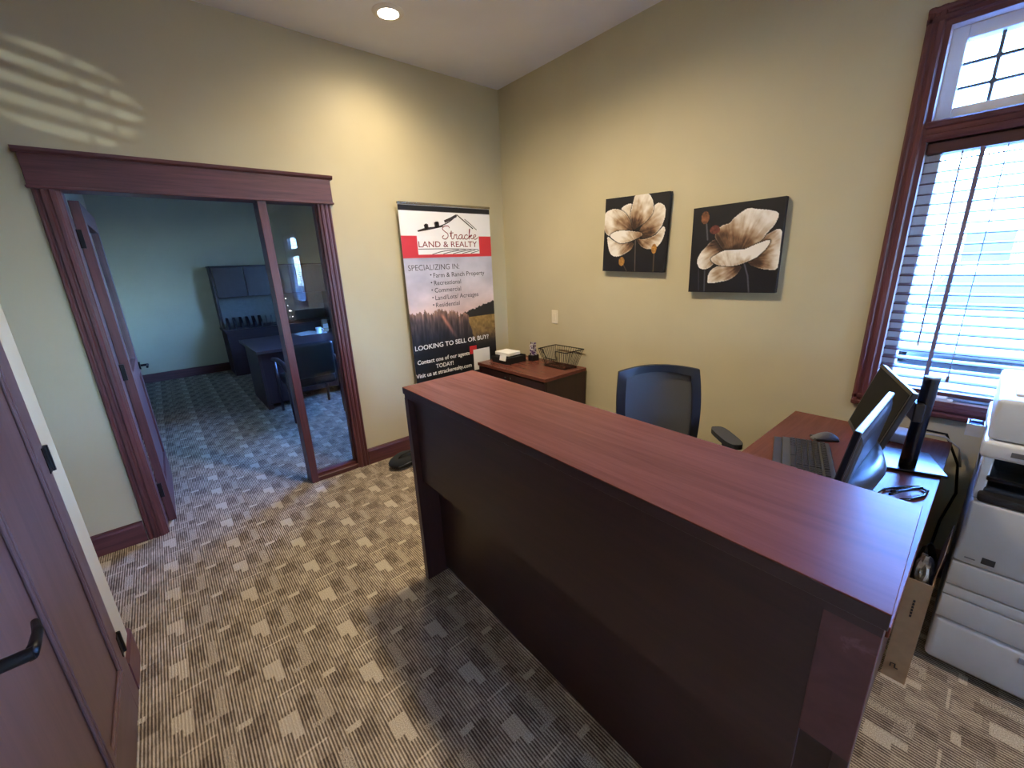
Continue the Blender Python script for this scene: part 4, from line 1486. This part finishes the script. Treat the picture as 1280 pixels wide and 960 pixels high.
mb = MB(); mb.box(PX0 - .0115, PX0 - .0095, PY1 - .085, PY1 - .055, .925, .942)
build('panel_mark', mb, M_greyplastic, cp)
mb = MB(); mb.box(PX0 - .0030, PX0 - .0015, PY1 - .052, PY1 - .026, .514, .518)
build('small_print', mb, M_greyplastic, cp)
for (a, b) in ((PX0 + .08, PY0 + .06), (PX0 + .08, PY1 - .06), (PX1 - .08, PY0 + .06), (PX1 - .08, PY1 - .06)):
    mb = MB(); mb.cyl((a - .012, b, .0145), (a + .012, b, .0145), .014, n=14)
    build('caster', mb, M_black, cp, 'auto')
ch = thing('clip_cup', 'small clear cup with blue clips hung on the copier side', 'cup', (2.2, PY1 + .035, .93))
mb = MB()
mb.box(2.17, 2.235, PY1 + .0135, PY1 + .058, .925, .929).box(2.17, 2.173, PY1 + .0135, PY1 + .058, .929, .97).box(2.232, 2.235, PY1 + .0135, PY1 + .058, .929, .97).box(2.173, 2.232, PY1 + .0135, PY1 + .0165, .929, .97).box(2.173, 2.232, PY1 + .055, PY1 + .058, .929, .97)
build('cup', mb, M_offwhite, ch)
mb = MB(); mb.box(2.178, 2.2, PY1 + .018, PY1 + .053, .9292, .968, .003).box(2.205, 2.228, PY1 + .02, PY1 + .05, .9292, .975, .003)
build('clips', mb, M_bluecloth, ch)

# cardboard box between desk and copier
bxo = thing('cardboard_box', 'tall narrow open cardboard box beside the copier', 'box', (1.99, 0.0, 0))
x0, x1, y0, y1, zt = 1.853, 2.13, -.034, .034, .455
M_cb2 = plain('inner_cardboard', srgb(120, 96, 72), .9)
for (a, b, c, d) in ((x0, x0 + .004, y0, y1), (x1 - .004, x1, y0, y1), (x0 + .004, x1 - .004, y0, y0 + .004), (x0 + .004, x1 - .004, y1 - .004, y1)):
    mb = MB(); mb.box(a, b, c, d, .001, zt)
    build('side', mb, M_cardboard, bxo)
mb = MB(); mb.box(x0 + .004, x1 - .004, y0 + .004, y1 - .004, .001, .006)
build('bottom', mb, M_cardboard, bxo)
for (p, q, r_, s_) in (((x0 + .01, y1 - .002, zt), (x1 - .02, y1 - .002, zt), (x1 - .03, y1 - .001, zt + .12), (x0 + .05, y1 - .001, zt + .10)), ((x0 + .03, y0 + .002, zt), (x1, y0 + .002, zt), (x1, y0 - .012, zt + .12), (x0 + .06, y0 - .006, zt + .1))):
    mb = MB()
    P4 = [Vector(p), Vector(q), Vector(r_), Vector(s_)]
    A = [mb.bm.verts.new(v) for v in P4]; B = [mb.bm.verts.new(v + Vector((.0, .003, 0))) for v in P4]
    mb.bm.faces.new(A); mb.bm.faces.new(B[::-1])
    for i in range(4):
        mb.bm.faces.new((A[i], A[(i + 1) % 4], B[(i + 1) % 4], B[i]))
    build('flap', mb, M_cb2, bxo)
mb = MB()
for i in range(6):
    mb.box(x0 - .0006, x0 - .0001, -.002, .004, .30 + .013 * i, .310 + .013 * i)
build('printed_lettering', mb, M_ink, bxo)
mb = MB(); mb.tube([(x0 - .0006, .016, .055), (x0 - .0006, .016, .07), (x0 - .0006, .004, .072), (x0 - .0006, .003, .055), (x0 - .0006, -.006, .055)], .0025, 4)
build('printed_mark', mb, M_ink, bxo)
bagr = thing('plastic_packaging', 'crumpled clear and black packaging stuffed in the cardboard box', 'packaging', (1.95, 0, .33))
mb = MB()
rnd = random.Random(3)
bmesh.ops.create_icosphere(mb.bm, subdivisions=3, radius=1)
for v in mb.bm.verts:
    k = 1 + .35 * (rnd.random() - .5)
    v.co = (1.95 + v.co.x * .075 * k, v.co.y * .026 * min(k, 1.1), .43 + v.co.z * .08 * k)
build('crumpled_wrap', mb, plain('clear_wrap', srgb(150, 148, 142), .2, var=.5, scale=40), bagr)
mb = MB()
bmesh.ops.create_icosphere(mb.bm, subdivisions=2, radius=1)
for v in mb.bm.verts:
    k = 1 + .3 * (rnd.random() - .5)
    v.co = (2.06 + v.co.x * .045 * k, v.co.y * .024 * min(k, 1.1), .44 + v.co.z * .07 * k)
build('black_wrap', mb, M_blackgloss, bagr)

# ================================================================ office behind the glass
ed = thing('office_desk', 'dark wood desk in the office behind the glass', 'desk', (1.6, 6.1, 0))
def ebox(root, name, x0, x1, y0, y1, z0, z1, ax, bev=.002):
    mb = MB(); mb.box(x0, x1, y0, y1, z0, z1, bev)
    return build(name, mb, espresso(ax), root)
ebox(ed, 'desk_top', .75, 2.45, 5.48, 6.75, .705, .742, 'x')
ebox(ed, 'end_panel', .77, .80, 5.58, 6.45, .004, .705, 'z')
ebox(ed, 'end_panel', 2.40, 2.43, 5.58, 6.45, .004, .705, 'z')
ebox(ed, 'modesty_panel', 1.13, 2.40, 5.72, 5.74, .10, .705, 'x')
ebox(ed, 'front_panel', .80, 1.13, 5.60, 6.42, .06, .705, 'z')
ebox(ed, 'leg', .80, .83, 5.58, 5.60, .004, .06, 'z')

hu = thing('credenza_hutch', 'dark wood credenza with wall hutch on the far office wall', 'credenza', (1.63, 8.4, 0))
HF = YO - .37
ebox(hu, 'credenza_top', .73, 2.55, 7.95, YO - .018, .72, .752, 'x')
ebox(hu, 'credenza_base', .75, 2.53, 7.99, YO - .02, .004, .72, 'x')
ebox(hu, 'hutch_side', .745, .775, HF + .02, YO - .002, .752, 1.735, 'z')
ebox(hu, 'hutch_side', 2.49, 2.52, HF + .02, YO - .002, .752, 1.735, 'z')
ebox(hu, 'hutch_top', .735, 2.53, HF, YO - .002, 1.735, 1.76, 'x')
ebox(hu, 'hutch_bottom', .775, 2.49, HF + .02, YO - .002, 1.255, 1.28, 'x')
for k in range(4):
    a = .775 + 1.715 * k / 4
    d = ebox(hu, 'hutch_door', a + .003, a + 1.715 / 4 - .003, HF, HF + .02, 1.257, 1.732, 'z')
mb = MB(); mb.box(.775, 2.49, YO - .012, YO - .004, .752, 1.255)
build('tack_board', mb, plain('grey_tackboard', srgb(128, 128, 122), .9), hu)

fs = thing('file_sorter', 'black upright file holders on the far credenza', 'file holder', (1.05, 8.2, .752))
mb = MB(); mb.box(.80, 1.29, 8.08, 8.30, .7525, .764)
build('sorter_base', mb, M_black, fs)
for k in range(6):
    a = .805 + .094 * k
    mb = MB(); mb.prism([(8.08, .764), (8.30, .764), (8.30, .93), (8.22, .93), (8.08, .84)], a, a + .030, 'x')
    build('divider', mb, M_black, fs)
ws = thing('wire_sorter', 'silver wire file sorter right of the black holders', 'file holder', (1.55, 8.2, .752))
mb = MB(); mb.box(1.31, 1.80, 8.10, 8.28, .7525, .766)
build('sorter_base', mb, M_black, ws)
for k in range(6):
    a = 1.33 + .085 * k
    mb = MB(); mb.tube([(a, 8.13, .766), (a + .03, 8.15, .915), (a + .045, 8.19, .925), (a + .06, 8.24, .915), (a + .06, 8.26, .766)], .005, 6)
    build('wire_loop', mb, M_greyplastic, ws, True)

oc2 = thing('guest_chair', 'dark leather armchair with wood legs facing the office desk', 'chair', (1.17, 5.15, 0))
for (a, b, c) in ((.90, 4.84, .9), (1.44, 4.84, 1)):
    mb = MB(); mb.tube([(a, b, .0), (a, b + .02, .42), (a, b - .01, .60)], [.016, .022, .02], 8)
    build('leg', mb, espresso('z'), oc2, True)
for (a, b) in ((.90, 5.44), (1.44, 5.44)):
    mb = MB(); mb.tube([(a, b, .0), (a, b - .01, .40), (a, b - .02, .64)], [.016, .021, .02], 8)
    build('leg', mb, espresso('z'), oc2, True)
for a in (.90, 1.44):
    mb = MB(); mb.tube([(a, 4.80, .60), (a, 4.95, .655), (a, 5.25, .66), (a, 5.46, .635)], [.02, .026, .026, .022], 8)
    build('armrest', mb, espresso('y'), oc2, True)
mb = MB(); mb.box(.925, 1.415, 4.90, 5.42, .36, .47, .03, 3)
build('seat', mb, M_leather, oc2, 'auto')
mb = MB(); mb.box(-.245, .245, -.045, .045, -.20, .20, .035, 3).xf(Matrix.Translation((1.17, 4.865, .665)) @ Matrix.Rotation(math.radians(8), 4, 'X'))
build('backrest', mb, M_leather, oc2, 'auto')

pp = thing('desk_papers', 'sheets of white paper on the office desk', 'papers', (1.62, 6.5, .742))
for i, (a, b, rz, z) in enumerate(((1.55, 6.5, .1, .0), (1.72, 6.45, -.2, .003), (1.62, 6.58, .4, .006))):
    mb = MB(); mb.box(-.108, .108, -.14, .14, 0, .0025).xf(Matrix.Translation((a, b, .7425 + z)) @ Matrix.Rotation(rz, 4, 'Z'))
    build('sheet', mb, M_paper, pp)
tb = thing('tan_box', 'small tan upright box on the office desk', 'box', (1.83, 6.5, .742))
mb = MB(); mb.box(1.80, 1.87, 6.46, 6.54, .7425, .93, .003)
build('carton', mb, plain('tan_card', srgb(170, 150, 120), .7), tb)
mb = MB(); mb.box(1.80, 1.87, 6.4585, 6.4598, .80, .86)
build('printed_band', mb, M_paper, tb)
mg = thing('white_mug', 'white mug beside the tan box on the office desk', 'mug', (1.72, 6.40, .742))
mb = MB(); mb.lathe([(.0, .0085), (.034, .0085), (.036, .012), (.038, .09), (.035, .09), (.033, .014), (.0, .013)], 1.70, 6.36, 20, .742)
build('cup', mb, M_paper, mg, 'auto')
mb = MB(); mb.tube([(1.737, 6.36, .815), (1.76, 6.36, .81), (1.765, 6.36, .785), (1.75, 6.36, .768), (1.736, 6.36, .77)], .005, 8)
build('handle', mb, M_paper, mg, True)
dm = thing('desk_monitor', 'grey monitor on the office desk behind the sidelight', 'monitor', (2.15, 6.3, .742), math.radians(25))
mb = MB(); mb.box(-.22, .22, -.02, .01, .12, .40, .006)
build('housing', mb, plain('grey_monitor_back', srgb(120, 128, 136), .5), dm, False, False)
mb = MB(); mb.box(-.03, .03, -.05, -.02, .01, .25, .004).box(-.1, .1, -.1, .08, .0005, .012, .004)
build('stand', mb, M_black, dm, False, False)

# ================================================================ outside the window
n = NT('dark_asphalt')
M_pave = n.done(n.ramp(n.noise(n.coord(), .6, 5), [(.35, srgb(84, 86, 90)), (.65, srgb(110, 112, 116))]), .9)
mb = MB(); mb.box(2.95, 70, -60, 60, -.35, -.25)
struct(build('ground_outside', mb, M_pave), 'grey parking pavement outside the window', 'ground')
mb = MB(); mb.box(4.2, 5.0, -20, 20, -.25, -.12, .02)
struct(build('kerb_outside', mb, plain('pale_concrete', srgb(110, 110, 108), .9)), 'pale concrete kerb outside the window', 'kerb')

M_tyre = plain('tyre_rubber', srgb(22, 22, 23), .9)
M_carglass = plain('car_window', srgb(56, 64, 72), .08)
def car(x, y, rz, label, paint, tall):
    root = thing('parked_car', label, 'car', (x, y, -.25), rz, group='cars parked outside')
    h = (.78, .95, 1.58)[tall]
    top = (1.42, 1.72, 2.45)[tall]
    wr = (.32, .34, .46)[tall]
    L, Wd = 4.4, 1.78
    def prof_ring(xx, z0, z1, w0, w1):
        return [(xx, -w0, z0), (xx, w0, z0), (xx, w0 * 1.02, (z0 + z1) / 2), (xx, w1, z1), (xx, -w1, z1), (xx, -w0 * 1.02, (z0 + z1) / 2)]
    mb = MB()
    mb.loft([prof_ring(xx, zz, z1, w0, w1) for xx, zz, z1, w0, w1 in ((-2.2, .38, .62, .72, .66), (-2.05, .26, h, .84, .78), (-1.0, .24, h + .08, .89, .84), (.6, .24, h + .08, .89, .84), (1.7, .25, h, .86, .8), (2.1, .28, h - .12, .80, .72), (2.2, .36, h - .2 if tall == 2 else .58, .70, .64))])
    build('body', mb, paint, root, 'auto', False)
    mb = MB()
    rear = -1.95 if tall else -1.55
    mb.loft([[(rear - .05, -.78, h + .05), (1.05, -.78, h + .05), (1.05, .78, h + .05), (rear - .05, .78, h + .05)], [(rear + .3, -.62, top - .04), (.25, -.62, top - .04), (.25, .62, top - .04), (rear + .3, .62, top - .04)], [(rear + .4, -.56, top), (.12, -.56, top), (.12, .56, top), (rear + .4, .56, top)]])
    build('cabin_roof', mb, paint, root, False, False)
    for sgn in (-1, 1):
        mb = MB()
        mb.loft([[(rear + .15, sgn * .775, h + .10), (.88, sgn * .775, h + .10), (.28, sgn * .645, top - .08), (rear + .36, sgn * .645, top - .08)], [(rear + .15, sgn * .785, h + .10), (.88, sgn * .785, h + .10), (.28, sgn * .655, top - .08), (rear + .36, sgn * .655, top - .08)]])
        build('side_window', mb, M_carglass, root, False, False)
    mb = MB(); mb.loft([[(1.03, -.70, h + .09), (1.03, .70, h + .09), (.30, .58, top - .06), (.30, -.58, top - .06)], [(1.05, -.70, h + .10), (1.05, .70, h + .10), (.32, .58, top - .05), (.32, -.58, top - .05)]])
    build('windshield', mb, M_carglass, root, False, False)
    for sx in (-1.38, 1.38):
        for sgn in (-1, 1):
            mb = MB(); mb.cyl((sx, sgn * .72, wr), (sx, sgn * .92, wr), wr, n=24)
            w = build('wheel', mb, M_tyre, root, 'auto', False)
            mb = MB(); mb.cyl((sx, sgn * .915, wr), (sx, sgn * .93, wr), .2, .17, 16)
            build('hub_cap', mb, M_chrome, w, 'auto', False)
    for sgn in (-1, 1):
        mb = MB(); mb.box(2.08, 2.19, sgn * .62 - .11, sgn * .62 + .11, h - .26, h - .14, .03, 2)
        build('headlight', mb, M_offwhite, root, 'auto', False)
    return root
P_blue = plain('dark_blue_car_paint', srgb(70, 84, 112), .15)
P_grey = plain('silver_car_paint', srgb(128, 132, 138), .15)
P_red = plain('black_car_paint', srgb(18, 18, 20), .15)
car(12.4, -2.4, math.radians(172), 'blue car parked outside behind the blinds, furthest right', P_blue, 1)
car(10.8, 0.1, math.radians(176), 'silver car parked outside, between the other two', P_grey, 0)
car(7.67, -4.29, math.radians(180), 'added tall black truck, out of view, placed behind the stripe spot', P_red, 2)  # unseen truck, added and sized so the stripe spot sits at its front
# added spot standing in for a sun glint: its beam through the blind leaves the light stripes on the wall above the entry
hl = bpy.data.lights.new('glint_beam', 'SPOT')
hl.energy = 650.0
hl.color = (0.86, 0.94, 1.0)
hl.spot_size = math.radians(3.1)
hl.spot_blend = 0.35
hl.shadow_soft_size = 0.012
glint_o = bpy.data.objects.new('glint_beam', hl)
glint_o.location = (5.46, -3.67, 1.13)
glint_o.rotation_euler = (Vector((2.73, -.285, 1.80)) - Vector((5.46, -3.67, 1.13))).to_track_quat('-Z', 'Y').to_euler()
COL.objects.link(glint_o)

bh = thing('street_building', 'low pale brick building across the parking area', 'building', (30, -2, -.25))
mb = MB(); mb.box(30, 38, -22, 16, -.25, 3.6)
build('wall', mb, plain('pale_brick', srgb(172, 160, 150), .9), bh)
mb = MB(); mb.prism([(29.3, 3.6), (38.7, 3.6), (34, 5.6)], -22.5, 16.5, 'y')
build('roof', mb, plain('grey_shingle', srgb(128, 128, 132), .9), bh)
for k in range(9):
    yy = -20 + 4 * k
    mb = MB(); mb.box(29.94, 30.02, yy, yy + 1.8, .7, 2.3, .02)
    w = build('window', mb, M_white, bh)
    mb = MB(); mb.box(29.92, 29.945, yy + .12, yy + 1.68, .82, 2.18)
    build('pane', mb, M_carglass, w)

# decorated tree standing behind the viewpoint, mirrored in the sidelight
ct = thing('decorated_tree', 'slim lit decorated tree mirrored in the sidelight glass', 'tree', (2.12, -4.55, 0))
mb = MB()
rnd = random.Random(11)
for k in range(900):
    z = .25 + 1.7 * (k / 900) ** .9
    rr = (.40 * (2.02 - z) / 1.8) * (.55 + .5 * rnd.random())
    a = rnd.random() * 2 * PI
    p = Vector((rr * math.cos(a), rr * math.sin(a), z))
    d = Vector((math.cos(a), math.sin(a), -.25)).normalized()
    sd = Vector((-math.sin(a), math.cos(a), 0)) * .018
    q = p + d * .09
    vs = [mb.bm.verts.new(p - sd), mb.bm.verts.new(p + sd), mb.bm.verts.new(q)]
    mb.bm.faces.new(vs)
ff = build('foliage', mb, plain('fir_green', srgb(48, 70, 52), .8), ct, False, False)
ff['kind'] = 'stuff'
mb = MB(); mb.cyl((0, 0, 0.02), (0, 0, 1.9), .03, .008, 10).cyl((0, 0, 0), (0, 0, .05), .14, .1, 16)
build('trunk', mb, trimwood('z'), ct, 'auto', False)
mb = MB()
for k in range(70):
    z = .4 + 1.5 * rnd.random()
    rr = .40 * (2.02 - z) / 1.8 * 1.12
    a = rnd.random() * 2 * PI
    mb.box(rr * math.cos(a) - .009, rr * math.cos(a) + .009, rr * math.sin(a) - .009, rr * math.sin(a) + .009, z - .009, z + .009)
fl = build('fairy_lights', mb, emit('fairy_light', (1.0, .9, .85, 1), 30.0), ct, False, False)
fl['kind'] = 'stuff'
